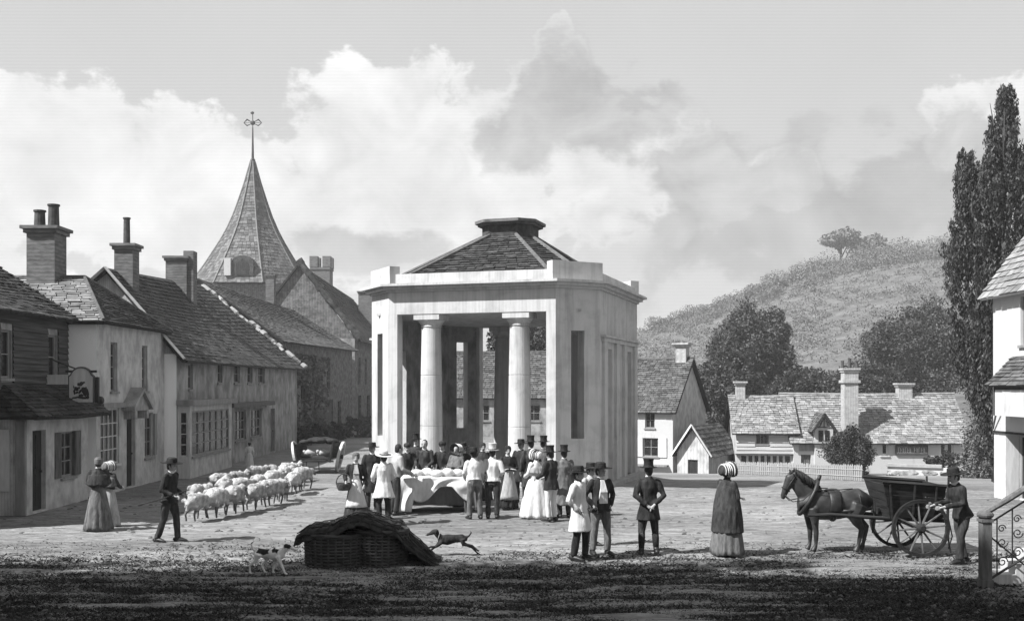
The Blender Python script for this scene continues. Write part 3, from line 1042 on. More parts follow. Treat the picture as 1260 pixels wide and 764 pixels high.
for i in range(26):                # broken mortar flaunching along the far verge
    a = Vector((X3 + .3, 56.45, 4.2)).lerp(rB + Vector((0, .1, .05)), i / 26 + .004)
    b = Vector((X3 + .3, 56.45, 4.2)).lerp(rB + Vector((0, .1, .05)), (i + 1) / 26)
    r = random.uniform(.16, .46)
    j_ = Vector((random.uniform(-.12, .12), random.uniform(-.25, .2), random.uniform(-.05, .05)))
    cp.tube([a + j_, b + j_], [(r, .1), (r * random.uniform(.6, 1.2), .1)], 7, ref=(.1, 1, 0))
cp.build('verge_mortar', 'stucco_white', h3)
chimney(h3, -13.6, 37.3, 6.2, 8.15, .65, .65, 'brick', 1, .95, pot_r=.12)
c3 = chimney(h3, -15.2, 48.2, 6.6, 9.05, .95, .8, 'brick', 0)
MB().box(-14.9, -14.45, 47.9, 48.5, 6.6, 9.3).build('flue', 'brick', c3)
dp = MB()
dp.tube([(X3 + .36, 35.8, 4.0), (X3 + .36, 46, 3.98), (X3 + .36, 56.2, 4.06)], .05, 6)
dp.build('gutter', 'timber_dark', h3)

# House 4, rubble walled, set back
h4 = thing('rubble_house', (-13, 66, 0), 'rubble walled house with broad mossy roof below the church spire', 'house')
F = frame((-12.75, 57.4), (-11.35, 75.0))
W4 = [(1.0, 1.7, 4.1, 5.3), (4.6, 5.4, 2.4, 4.1), (8.6, 9.4, 3.0, 5.0), (10.6, 11.4, 3.0, 5.0), (8.5, 12.2, .05, 2.3), (13.5, 14.4, .6, 2.2)]
wall(F, 0, 5.75, .35, W4, 'wall', 'rubble', h4)
for q in (0, 1, 2, 3, 5):
    window(F, W4[q], h4, 2, 3, 'timber', .12)
gt = MB()
for k in range(8):
    gt.fbox(F, 8.52 + k * .46, 8.95 + k * .46, .05, 2.28, -.16, -.10)
gt.build('gate', 'timber', h4)
r1, r2 = Vector((-17.0, 57.2, 9.0)), Vector((-15.6, 75.2, 8.6))
wall(frame((-21, 57.4), (-12.75, 57.4)), 0, 5.75, .35, [], 'wall', 'rubble', h4, u1=8.24)
MB().add([(-12.75, 57.4, 5.75), (-21, 57.4, 5.75), (-17, 57.4, 8.9), (-12.75, 57.7, 5.75), (-21, 57.7, 5.75), (-17, 57.7, 8.9)], [(0, 2, 1), (3, 4, 5), (0, 3, 5, 2), (1, 2, 5, 4)]).build('gable', 'rubble', h4)
roof([(-12.35, 57.2, 5.6), (-10.95, 75.2, 5.7), r2, r1], h4, 'slate_mid', .5, .24, sag=.25)
roof([(-20, 75.2, 5.6), (-21.5, 57.2, 5.6), r1, r2], h4, 'slate_mid', .6, .35)
chimney(h4, -16.1, 70.5, 8.0, 10.6, .55, .55, 'brick', 0, cap=.08)

# House 5, farthest of the row
h5 = thing('steep_gabled_house', (-13, 84, 0), 'tall steep gabled house farthest along the left street', 'house')
F = frame((-11.3, 76.0), (-10.9, 96.0))
W5 = [(1.5, 2.5, 3.4, 5.3), (4.5, 5.4, 3.4, 5.3), (8, 9, 3.4, 5.3), (1.4, 2.8, .05, 2.5), (5.5, 7, .7, 2.5)]
wall(F, 0, 6.6, .35, W5, 'wall', 'rubble', h5)
for q in (0, 1, 2, 4):
    window(F, W5[q], h5, 2, 3, 'timber', .12)
door(F, W5[3], h5)
wall(frame((-19.3, 76.0), (-11.3, 76.0)), 0, 6.6, .35, [], 'wall', 'stucco_mid', h5, u1=7.99)
g1, g2 = Vector((-15.3, 75.8, 12.0)), Vector((-14.6, 96.2, 11.2))
MB().add([(-11.3, 76, 6.6), (-19.3, 76, 6.6), (-15.3, 76, 11.85), (-11.3, 76.3, 6.6), (-19.3, 76.3, 6.6), (-15.3, 76.3, 11.85)], [(0, 2, 1), (3, 4, 5), (0, 3, 5, 2), (1, 2, 5, 4)]).build('gable', 'rubble', h5)
roof([(-10.9, 75.7, 6.45), (-10.5, 96.2, 6.45), g2, g1], h5, 'slate_dark', .6, .35, sag=.3)
roof([(-19.5, 96.2, 6.45), (-19.7, 75.7, 6.45), g1, g2], h5, 'slate_dark', .6, .35)
vg = MB()
for i in range(16):
    a = Vector((-10.9, 75.6, 6.6)).lerp(g1 + Vector((0, -.2, .2)), i / 16)
    b = Vector((-10.9, 75.6, 6.6)).lerp(g1 + Vector((0, -.2, .2)), (i + 1) / 16)
    vg.tube([a, b], [(.3 * random.uniform(.6, 1.1), .16), (.3 * random.uniform(.6, 1.1), .16)], 6)
vg.build('verge_tiles', 'slate_dark', h5)
chimney(h5, -13.0, 94, 8.5, 11.6, 1.2, 1.0, 'brick', 0)

# ivy on the rubble house
iv = thing('ivy', (-12.1, 62, 0), 'dark ivy climbing the rubble house beside the shop house corner', 'ivy')
F = frame((-12.75, 57.4), (-11.35, 75.0))
g = np.random.default_rng(5)
P = []
for _ in range(5200):
    u = 4.0 + abs(g.normal()) * 1.6 * (1 if g.random() < .6 else -1) + 2
    v = g.random() ** .8 * 5.0
    if noise.noise((u * .8, v * .6, 2)) < -.15:
        continue
    P.append(F(max(.2, u), v, .05 + abs(g.normal()) * .16))
leaves('foliage', np.array([tuple(p) for p in P]), .24, .7, 'leaf_far', iv)
MB().tube([F(6, 0, .1), F(5.7, 1.5, .08), F(6.2, 3.4, .08), F(5.6, 4.6, .06)], [.09, .07, .05, .02], 6).build('stem', 'bark', iv)
for k, (px, py, r) in enumerate(((372, 548, .55), (392, 545, .7), (415, 541, .6), (440, 538, .8))):
    p = rayground(px, py)
    t = thing('street_bush', p, ['low bush nearest the shop house far corner', 'low bush below the ivy on the rubble house', 'low bush before the rubble house gate', 'low bush at the far street end beside the market house'][k], 'bush', 'bushes at the far end of the street')
    trunk(t, p, p + Vector((0, 0, r)), .06, p + Vector((0, 0, r)), (r, r, r * .6), seed=k)
    leaves('foliage', crown_points(p + Vector((0, 0, r * .8)), (r * 1.3, r, r * .8), 1500, seed=50 + k), .2, .6, 'leaf_mid', t)


# ---- church with its broached shingle spire
def build_church():
    d = 112.0
    s = FPX / d
    cx = (311 - CX) / s
    t = thing('church', (cx, d, 0), 'church tower with flared shingled spire and weathercock behind the left houses', 'church')
    MB().box(cx - 4.4, cx + 4.4, d - 4.4, d + 4.4, 0, 13.6).build('tower', 'rubble', t)
    prof = [(354, 74), (341, 66), (328, 57), (311, 46.5), (297, 38), (283, 30.5), (266, 23), (249, 17), (225, 9.2), (199, 2.0)]
    pz = [(EYE + (HY - y) / s, r / s) for y, r in prof]
    zs = [p[0] for p in pz]
    rs = [p[1] for p in pz]
    mb = MB()
    ang = [R(22.5 + 45 * k) for k in range(8)]
    for i in range(len(pz) - 1):
        mb.add([(cx + rs[i] * .985 * math.cos(a), d + rs[i] * .985 * math.sin(a), zs[i]) for a in ang] +
               [(cx + rs[i + 1] * .985 * math.cos(a), d + rs[i + 1] * .985 * math.sin(a), zs[i + 1]) for a in ang],
               [(k, (k + 1) % 8, 8 + (k + 1) % 8, 8 + k) for k in range(8)])
    sp = mb.build('spire', 'shingle', t)
    # shingle courses
    vs, fs = [], []
    z = zs[0]
    row = 0
    while z < zs[-1] - .3:
        z2 = min(z + .34, zs[-1])
        ra, rb = np.interp(z, zs, rs) + .07, np.interp(z2 + .1, zs, rs)
        for k in range(8):
            a0, a1 = ang[k], ang[k] + R(45)
            A0, A1 = Vector((cx + ra * math.cos(a0), d + ra * math.sin(a0), z)), Vector((cx + ra * math.cos(a1), d + ra * math.sin(a1), z))
            B0, B1 = Vector((cx + rb * math.cos(a0), d + rb * math.sin(a0), z2 + .1)), Vector((cx + rb * math.cos(a1), d + rb * math.sin(a1), z2 + .1))
            n = max(1, int((A1 - A0).length / .42))
            for i in range(n):
                f0, f1 = (i + .04) / n, (i + .96) / n
                j = Vector((0, 0, random.uniform(-.05, .05)))
                q = len(vs)
                vs += [A0.lerp(A1, f0) + j, A0.lerp(A1, f1) + j, B0.lerp(B1, f1), B0.lerp(B1, f0)]
                fs.append((q, q + 1, q + 2, q + 3))
        z = z2
        row += 1
    m = MB()
    m.add(vs, fs)
    tag(m.build('shingles', 'shingle', sp), kind='stuff')
    hp = MB()
    for a in ang:
        hp.tube([(cx + (r + .06) * math.cos(a), d + (r + .06) * math.sin(a), z) for r, z in zip(rs, zs)], .09, 5)
    hp.build('hip_rolls', 'lead', sp)
    # lucarne
    lx, lz = (314 - CX) / s, EYE + (HY - 346) / s
    lu = MB()
    F = frame((lx - 1.0, d - 5.7), (lx + 1.2, d - 5.7))
    lu.fpoly(F, [(0, lz), (2.2, lz), (2.2, lz + 1.3)] + [(1.1 + 1.1 * math.cos(R(a)), lz + 1.3 + .75 * math.sin(R(a))) for a in range(20, 161, 20)] + [(0, lz + 1.3)], -1.6, 0)
    l_ = lu.build('dormer', 'slate_dark', t)
    MB().fpoly(F, [(.45, lz + .1), (1.75, lz + .1), (1.75, lz + 1.2), (1.1, lz + 1.7), (.45, lz + 1.2)], .0, .03).build('louvre', 'timber_dark', l_)
    MB().box(lx - 1.7, lx - 1.05, d - 5.9, d - 4.5, lz, lz + 1.75).build('cheek', 'stucco_white', l_)
    fi = MB()
    zt = zs[-1]
    fi.tube([(cx, d, zt - .4), (cx, d, zt + 3.6)], [.16, .06], 8)
    fi.ball((cx, d, zt + .1), .28)
    po = fi.build('finial', 'iron', t)
    wc = MB()
    zc = zt + 4.1
    wc.tube([(cx - .95, d, zc), (cx + .95, d, zc)], [(.05, .02)] * 2, 6)
    wc.tube([(cx, d, zt + 3.5), (cx, d, zc + 1.2)], .045, 6)
    for sg_ in (-1, 1):
        wc.tube([(cx + sg_ * .95, d, zc), (cx + sg_ * .6, d, zc + .35), (cx + sg_ * .15, d, zc + .1)], [.03, .09, .03], 6)
        wc.tube([(cx + sg_ * .95, d, zc), (cx + sg_ * .6, d, zc - .3), (cx + sg_ * .15, d, zc - .1)], [.03, .07, .03], 6)
    wc.ball((cx, d, zc), (.26, .1, .26))
    wc.ball((cx - .05, d, zc + 1.05), (.2, .05, .16))
    wc.build('weathervane', 'iron', po)
    # crenellated stair turret standing by
    tx, td = (396 - CX) / s, d
    u = thing('stair_turret', (tx, td, 0), 'small battlemented turret right of the spire behind the steep gable', 'turret')
    hw = 1.0
    zt = EYE + (HY - 330) / s
    MB().box(tx - hw, tx + hw, td - hw, td + hw, 0, zt).build('shaft', 'brick', u)
    for (a, b) in ((-1, -1), (1, -1), (1, 1), (-1, 1)):
        x0, y0 = tx + a * .68, td + b * .68
        MB().box(x0 - .42, x0 + .42, y0 - .42, y0 + .42, zt + .003, zt + 1.15).build('merlon', 'brick', u)
    MB().box(tx - hw - .08, tx + hw + .08, td - hw - .08, td + hw + .08, zt - .25, zt - .05).build('string_course', 'brick', u)


build_church()

# ---- the market house
T_ = 0.31
MC = Vector((-0.05, 36.6, 0))
mu = Vector((math.cos(T_), -math.sin(T_), 0))
mv = Vector((-math.sin(T_), -math.cos(T_), 0))          # towards the front


def ml(u, v):
    p = MC + mu * u + mv * v
    return (p.x, p.y)


Wd, Ch, Ap = 5.5, 1.1, 4.1


def octo(off):
    w, c, A = Wd / 2, Ch, Ap
    k = off * math.tan(R(22.5))
    w2 = w + k
    W = w + c + off
    a = A + off
    s = A - c + k
    return [ml(-w2, a), ml(w2, a), ml(W, s), ml(W, -s), ml(w2, -a), ml(-w2, -a), ml(-W, -s), ml(-W, s)]


mk = thing('market_house', (MC.x, MC.y, 0), 'white octagonal market house with columned porch and slate roof', 'market house')
MB().prism(octo(.35)[::-1], -.5, .10).build('plinth', 'stone_wall', mk)
O = octo(0)
ZE = 5.42       # underside of the entablature
TH = .42
# entablature ring, frieze, cornice, parapet
MB().ring_prism(octo(.0)[::-1], octo(-TH)[::-1], ZE, 6.12).build('entablature', 'stone_white', mk)
co = MB()
co.ring_prism(octo(.07)[::-1], octo(-.3)[::-1], 6.123, 6.2)
co.ring_prism(octo(.20)[::-1], octo(-.3)[::-1], 6.203, 6.29)
co.ring_prism(octo(.34)[::-1], octo(-.3)[::-1], 6.293, 6.37)
co.build('cornice', 'stone_white', mk)
MB().ring_prism(octo(-.06)[::-1], octo(-.3)[::-1], 6.373, 6.70).build('parapet', 'stone_white', mk)
for (i, j, e0, e1) in ((7, 0, .0, .25), (1, 2, .25, .0), (3, 4, .0, .25), (5, 6, .25, .0)):
    A = octo(-.02)
    F = frame(A[i], A[j])
    MB().fbox(F, -.12, F.L + .12, 6.376, 6.95, -.32, .02).build('blocking_course', 'stone_white', mk)
# the four canted walls with slit openings
for (i, j) in ((7, 0), (1, 2), (3, 4), (5, 6)):
    F = frame(O[i], O[j])
    mid = F.L / 2
    wall(F, .10, ZE, TH, [(mid - .24, mid + .24, 1.55, 4.85)], 'canted_wall', 'stone_white', mk)
# front and back: two columns between narrow piers
for (i, j) in ((0, 1), (4, 5)):
    F = frame(O[i], O[j])
    for (a, b) in ((.002, .30), (F.L - .30, F.L - .002)):
        MB().fbox(F, a, b, .10, ZE, -TH, -.002).build('pier', 'stone_white', mk)
    for u in ((1.28, 4.22)):
        c = F(u, 0, -.45)
        o = MB().lathe((c.x, c.y, 0), [(.42, .10), (.42, .2), (.39, .24)], 24).build('column', 'stone_white', mk)
        zz = [.243, 1.9, 3.5, 5.0]
        rr_ = [.37, .355, .335, .305]
        for k in range(3):
            MB().lathe((c.x, c.y, 0), [(rr_[k] - .01, zz[k]), (rr_[k], zz[k] + .015), (rr_[k + 1], zz[k + 1] - .018), (rr_[k + 1] - .01, zz[k + 1] - .004)], 28).build('drum', 'stone_white', o, smooth=False)
        MB().lathe((c.x, c.y, 0), [(.30, 5.0), (.33, 5.03), (.32, 5.08), (.36, 5.14), (.42, 5.22), (.42, 5.24)], 24).build('capital', 'stone_white', o)
        q = MB()
        M = Matrix.Translation((c.x, c.y, 0)) @ Matrix.Rotation(-T_, 4, 'Z')
        q.box(-.43, .43, -.43, .43, 5.243, 5.417)
        q.xf(M).build('abacus', 'stone_white', o)
# sides: walls with doorways, pilasters and a string course
for (i, j) in ((2, 3), (6, 7)):
    F = frame(O[i], O[j])
    hl = [(1.0, 1.85, .10, 4.35), (F.L - 1.85, F.L - 1.0, .10, 4.35)]
    wall(F, .10, ZE, TH, hl, 'side_wall', 'stone_white', mk)
    MB().fbox(F, .25, F.L - .25, 4.55, 4.68, .002, .10).fbox(F, .15, F.L - .15, 4.683, 4.75, .002, .16).build('string_course', 'stone_white', mk)
    for u in (.35, 2.15, F.L - 2.6, F.L - .8):
        MB().fbox(F, u, u + .45, .10, 4.545, .002, .09).build('pilaster', 'stone_white', mk)
for (i, j) in ((7, 0), (1, 2), (3, 4), (5, 6), (2, 3), (6, 7)):      # darker lining, its tone deepening the shade inside
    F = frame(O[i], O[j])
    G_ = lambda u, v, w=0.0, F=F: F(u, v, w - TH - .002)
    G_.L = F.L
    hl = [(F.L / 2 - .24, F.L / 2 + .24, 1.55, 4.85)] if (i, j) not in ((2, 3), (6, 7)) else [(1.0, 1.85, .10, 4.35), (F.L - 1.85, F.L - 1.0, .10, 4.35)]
    wall(G_, .10, ZE - .02, .02, hl, 'shade_lining', 'stucco_mid', mk, u0=.19, u1=F.L - .19)
MB().prism([ml(u, v) for u, v in [(-3.4, 3.6), (-3.4, -3.6), (3.4, -3.6), (3.4, 3.6)]], 5.43, 5.5).build('ceiling', 'stucco_grey', mk)
# roof: eight slopes up to a lead capped curb
A = octo(-.32)
ct = 0.85
B = [ml(u * ct, v * ct) for u, v in ((-.55, 1.0), (.55, 1.0), (1.0, .55), (1.0, -.55), (.55, -1.0), (-.55, -1.0), (-1.0, -.55), (-1.0, .55))]
for i in range(8):
    j = (i + 1) % 8
    roof([(A[i][0], A[i][1], 6.42), (A[j][0], A[j][1], 6.42), (B[j][0], B[j][1], 8.22), (B[i][0], B[i][1], 8.22)], mk, 'slate_dark', .34, .20)
hr = MB()
for i in range(8):
    hr.tube([(A[i][0], A[i][1], 6.5), (B[i][0], B[i][1], 8.28)], .065, 6)
hr.build('hip_rolls', 'lead', mk)
MB().prism([ml(u * ct, v * ct) for u, v in ((-.58, 1.02), (.58, 1.02), (1.02, .58), (1.02, -.58), (.58, -1.02), (-.58, -1.02), (-1.02, -.58), (-1.02, .58))][::-1], 8.15, 8.62).build('roof_curb', 'slate_dark', mk)
cpm = MB()
for (k, z0, z1) in ((1.16, 8.623, 8.70), (1.26, 8.703, 8.80)):
    cpm.prism([ml(u * ct * k, v * ct * k) for u, v in ((-.58, 1.02), (.58, 1.02), (1.02, .58), (1.02, -.58), (.58, -1.02), (-.58, -1.02), (-1.02, -.58), (-1.02, .58))][::-1], z0, z1)
cpm.build('curb_cap', 'slate_mid', mk)


# ---- generic gabled cottage turned on its corner
def cottage_frame(px, d, t):
    c = Vector(((px - CX) / FPX * d, d, 0))
    ux = Vector((math.cos(t), -math.sin(t), 0))
    vx = Vector((math.sin(t), math.cos(t), 0))

    def Q(u, v, z=None):       # u right along the front, v back
        p = c + ux * u + vx * v
        return Vector((p.x, p.y, z if z is not None else 0))
    return Q


def cottage(Q, u0, u1, depth, z0, ze, zr, parent, m, gm, rm, holes=(), gholes=(), over=.25, tw=.30, th=.17, side_holes=()):
    F = frame(Q(u0, 0)[:2], Q(u1, 0)[:2])
    wall(F, z0, ze, .25, list(holes), 'wall', m, parent)
    G = frame(Q(u1, .0)[:2], Q(u1, depth)[:2])
    wall(G, z0, ze, .25, list(gholes), 'wall', gm, parent, u0=.254)
    G2 = frame(Q(u0, depth)[:2], Q(u0, 0)[:2])
    wall(G2, z0, ze, .25, [], 'wall', gm, parent, u1=depth - .254)
    Bk = frame(Q(u1, depth)[:2], Q(u0, depth)[:2])
    wall(Bk, z0, ze, .25, [], 'wall', m, parent, u0=.254, u1=Bk.L - .254)
    for (u, s) in ((u1, -1), (u0, 1)):
        a, b, c = Q(u, 0, ze), Q(u, depth, ze), Q(u, depth / 2, zr - .08)
        o = (Q(u + s * .25, 0, 0) - Q(u, 0, 0))
        MB().add([a, b, c, a + o, b + o, c + o], [(0, 1, 2), (5, 4, 3), (0, 3, 4, 1), (1, 4, 5, 2), (2, 5, 3, 0)] if s < 0 else [(2, 1, 0), (3, 4, 5), (1, 4, 3, 0), (2, 5, 4, 1), (0, 3, 5, 2)]).build('gable', gm, parent)
    sl = (zr - ze) / (depth / 2)
    roof([Q(u0 - over, -over, ze - sl * over), Q(u1 + over, -over, ze - sl * over), Q(u1 + over, depth / 2, zr), Q(u0 - over, depth / 2, zr)], parent, rm, tw, th, sag=.08)
    roof([Q(u1 + over, depth + over, ze - sl * over), Q(u0 - over, depth + over, ze - sl * over), Q(u0 - over, depth / 2, zr), Q(u1 + over, depth / 2, zr)], parent, rm, tw * 1.3, th * 1.3)
    MB().tube([Q(u0 - over, depth / 2, zr + .03), Q((u0 + u1) / 2, depth / 2, zr - .03), Q(u1 + over, depth / 2, zr + .03)], .09, 6).build('ridge_tiles', rm, parent)
    return F, G


# white house right of the market house
Q = cottage_frame(828, 58, .48)
c0 = Q(-3, 3)
h6 = thing('white_house', (c0.x, c0.y, -1.8), 'white two storey house with tiled roof right of the market house', 'house')
hl = [(5.0 - 1.62, 5.0 - 1.05, .85, 1.72), (5.0 - 1.72, 5.0 - .85, -.72, .3), (1.2, 1.9, .85, 1.72)]
F, G = cottage(Q, -5.0, 0, 6.0, -1.9, 1.95, 4.78, h6, 'stucco_white', 'stucco_grey', 'slate_mid', hl)
window(F, hl[0], h6, 2, 2, 'paint_grey', .06)
window(F, hl[1], h6, 2, 2, 'paint_grey', .06)
window(F, hl[2], h6, 2, 2, 'paint_grey', .06)
for (a, b) in ((hl[1][0] - .5, hl[1][0] - .03), (hl[1][1] + .03, hl[1][1] + .5)):
    MB().fbox(F, a, b, -.75, .33, .004, .05).build('shutter', 'paint_white', h6)
MB().fbox(F, hl[1][0] - .6, hl[1][1] + .6, -1.25, -1.15, .0, .3).build('ledge', 'paint_grey', h6)
pq = Q(-.45, 3.0)
chimney(h6, pq.x, pq.y, 3.6, 5.65, .62, .62, 'brick_white', 0, rz=-.48, cap=.18)

# lean shed with bargeboards
Q = cottage_frame(872, 56, .50)
c0 = Q(-.8, 2)
h7 = thing('gabled_shed', (c0.x, c0.y, -1.7), 'small shed with white bargeboards and tiled roof by the white house', 'shed')
Fh = frame(Q(-1.75, 0)[:2], Q(0, 0)[:2])
wall(Fh, -1.9, -.25, .2, [(.6, 1.15, -1.5, -.75)], 'wall', 'stucco_grey', h7)
MB().fpoly(Fh, [(0, -.247), (1.75, -.247), (.875, 1.02)], -.2, 0).build('gable', 'stucco_grey', h7)
MB().fbox(Fh, .6, 1.15, -1.5, -.75, -.15, -.08).build('door', 'timber_dark', h7)
wall(frame(Q(0, 0)[:2], Q(0, 4.6)[:2]), -1.9, -.25, .2, [], 'wall', 'stucco_grey', h7, u0=.21)
wall(frame(Q(-1.75, 4.6)[:2], Q(-1.75, 0)[:2]), -1.9, -.25, .2, [], 'wall', 'stucco_grey', h7, u1=4.39)
roof([Q(.25, -.2, -.55), Q(.25, 4.7, -.55), Q(-.875, 4.7, 1.08), Q(-.875, -.2, 1.08)], h7, 'slate_mid', .4, .26)
roof([Q(-2.0, 4.7, -.55), Q(-2.0, -.2, -.55), Q(-.875, -.2, 1.08), Q(-.875, 4.7, 1.08)], h7, 'slate_mid', .4, .26)
bg_ = MB()
for s in (-1.13, 1.13):
    bg_.tube([Q(-.875 + s, -.26, -.55), Q(-.875, -.26, 1.12)], [(.05, .11)] * 2, 4)
bg_.build('bargeboard', 'paint_white', h7)

# cottage with the weatherboarded front
Q = cottage_frame(906, 58, .10)
c0 = Q(1.5, 2)
h8 = thing('boarded_cottage', (c0.x, c0.y, -1.7), 'white boarded cottage with a row of low windows, left of the long cottage', 'house')
hl = [(1.05, 1.75, .0, .62), (.22, 2.95, -1.2, -.58)]
F, G = cottage(Q, 0, 3.15, 4.2, -1.9, .80, 2.60, h8, 'stucco_white', 'stucco_grey', 'slate_light', hl)
window(F, hl[0], h8, 3, 1, 'paint_grey', .05)
window(F, hl[1], h8, 8, 1, 'paint_white', .06, bar=.12, sill=False)
for k in range(6):
    z = -.52 + k * .2
    for (a, b) in (((.0, 1.0), (1.8, 3.15)) if (.0 - .2 < z < .62) else ((.0, 3.15),)):
        MB().hexa([F(a, z, .06), F(b, z, .06), F(b, z, .005), F(a, z, .005), F(a, z + .21, .02), F(b, z + .21, .02), F(b, z + .21, .004), F(a, z + .21, .004)]).build('plank', 'plank_white', h8)
MB().fbox(F, -.05, 3.2, -.58, -.522, .0, .18).build('jetty_beam', 'timber_dark', h8)
pq = Q(.45, 2.1)
chimney(h8, pq.x, pq.y, 2.0, 3.45, .5, .5, 'brick_white', 0, rz=-.1, cap=.12)

# the long cottage
Q = cottage_frame(976, 57.5, .04)
c0 = Q(4.7, 2)
h9 = thing('long_cottage', (c0.x, c0.y, -1.7), 'long low cottage with tall stack, small dormer and signboard at right', 'house')
Lc = 9.3
def U(px):
    return (px - 976) / FPX * 57.5 * 1.01
hl = [(U(985), U(997), -1.55, -.55), (U(1081), U(1090), -.58, .12), (U(1151), U(1168), -.62, .14)]
F, G = cottage(Q, .02, Lc, 5.2, -1.9, .32, 2.72, h9, 'stucco_white', 'stucco_grey', 'slate_light', hl)
door(F, hl[0], h9, 'timber')
window(F, hl[1], h9, 1, 1, 'paint_white', .05, fr=.1)
window(F, hl[2], h9, 2, 1, 'paint_white', .05, bar=.16, fr=.1)
MB().fbox(F, U(983), U(1001), -.35, .16, .003, .04).build('boarded_panel', 'paint_grey', h9)
# gabled dormer breaking the eaves
FD = frame(Q(U(1001), -.18)[:2], Q(U(1023), -.18)[:2])
dm = MB().fbox(FD, 0, FD.L, -1.1, .95, -1.6, 0)
dm.fpoly(FD, [(0, .953), (FD.L, .953), (FD.L / 2, 1.62)], -1.6, 0)
do = dm.build('dormer', 'stucco_white', h9)
for k in (0, 1):
    MB().fbox(FD, .2 + k * .34, .44 + k * .34, .12, .78, .004, .03).build('pane', 'glass', do)
tb = MB()
for (a, b) in (((0, .95), (FD.L, .95)), ((.5, .95), (.5, 1.55)), ((.25, .95), (.4, 1.3)), ((.75, .95), (.6, 1.3))):
    tb.tube([FD(a[0], a[1], .02), FD(b[0], b[1], .02)], .03, 4)
tb.build('timber_frame', 'timber', do)
roof([FD(FD.L + .2, .72, .22), FD(FD.L + .2, .72, -2.0), FD(FD.L / 2, 1.72, -2.0), FD(FD.L / 2, 1.72, .22)], h9, 'slate_mid', .3, .2)
roof([FD(-.2, .72, -2.0), FD(-.2, .72, .22), FD(FD.L / 2, 1.72, .22), FD(FD.L / 2, 1.72, -2.0)], h9, 'slate_mid', .3, .2)
pq = Q(U(1046), .35)
c9 = chimney(h9, pq.x, pq.y, -1.6, 4.15, .76, .7, 'brick_white', 3, .55, rz=-.04, cap=.1, pot_r=.09)
MB().box(-.46, .46, -.43, .43, 3.35, 3.5).xf(Matrix.Translation((pq.x, pq.y, 0))).build('chimney_band', 'brick_white', c9)
pq = Q(U(1128), 2.6)
chimney(h9, pq.x, pq.y, 2.2, 3.35, .75, .6, 'brick_white', 0, rz=-.04, cap=.12)
# signboard with its lettering worn past reading
sb = thing('signboard', tuple(F(U(1117), -.25, .08)), 'dark rectangular signboard with worn lettering on the long cottage wall', 'sign')
MB().fbox(F, U(1099), U(1136), -.50, -.06, .02, .08).build('board', 'timber', sb)
ln = MB()
e0, e1 = U(1099), U(1136)
for (a, b, c, d_) in ((e0 - .03, e1 + .03, -.54, -.503), (e0 - .03, e1 + .03, -.057, -.02), (e0 - .03, e0 - .003, -.5, -.06), (e1 + .003, e1 + .03, -.5, -.06)):
    ln.fbox(F, a, b, c, d_, .02, .1)
ln.build('frame', 'timber_dark', sb)
lt = MB()
uu = e0 + .10
for k in range(12):
    w = random.uniform(.045, .075)
    if k != 6:
        lt.fbox(F, uu, uu + .022, -.40, -.16, .082, .088)
        if k % 3 == 0:
            lt.hexa([F(uu + .022, -.16, .087), F(uu + .06, -.16, .087), F(uu + .06, -.16, .082), F(uu + .022, -.16, .082), F(uu + .022, -.13, .087), F(uu + .06, -.13, .087), F(uu + .06, -.13, .082), F(uu + .022, -.13, .082)])
        if k % 3 == 1:
            lt.fbox(F, uu + .022, uu + .07, -.29, -.26, .082, .087)
        if k % 3 == 2:
            lt.fbox(F, uu + .04, uu + .06, -.40, -.2, .082, .087)
    uu += w + .06
lt.build('lettering', 'paint_white', sb)
MB().fbox(F, U(1106), U(1130), -.012, .26, .01, .06).build('upper_board', 'paint_grey', sb)

# rubble garden wall before the long cottage
gw = thing('garden_wall', (21.0, 52, -1.5), 'low white coped garden wall with rubble patches before the long cottage', 'wall')
Fw_ = frame(at(1092, 0, 52.6)[:2], at(1178, 0, 51.2)[:2])
MB().fbox(Fw_, 0, Fw_.L, -1.7, -.82, -.3, 0).build('wall', 'stucco_white', gw)
MB().fbox(Fw_, -.06, Fw_.L * .78, -.817, -.68, -.38, .1).build('coping', 'stone_wall', gw)
rs_ = MB()
for k in range(34):
    u, v = random.uniform(.2, Fw_.L - .3), random.choice((-1.0, -1.08, -1.15, -1.3))
    rs_.fpoly(Fw_, [(u + random.uniform(.08, .2) * math.cos(a), v + random.uniform(.05, .1) * math.sin(a)) for a in np.linspace(0, 6.28, 8)[:-1]], -.05, random.uniform(.02, .05))
tag(rs_.build('rubble_stones', 'stucco_mid', gw), kind='stuff')
for k, (px, py, d, r) in enumerate(((1100, 592, 51.5, .45), (1150, 568, 53.5, .5), (1168, 566, 53.5, .6))):
    p = at(px, py, d)
    t = thing('garden_bush', (p.x, p.y, gz(p.x, d)), ['leafy bush at the left end of the garden wall', 'leafy bush over the garden wall under the twin window', 'leafy bush against the right corner of the long cottage'][k], 'bush', 'bushes in the cottage garden')
    trunk(t, (p.x, p.y, gz(p.x, d)), p, .05, p, (r, r * .6, r * .6), seed=k)
    leaves('foliage', crown_points(p, (r, r * .6, r * .7), 1500, seed=70 + k), .13, .6, 'leaf_mid', t)

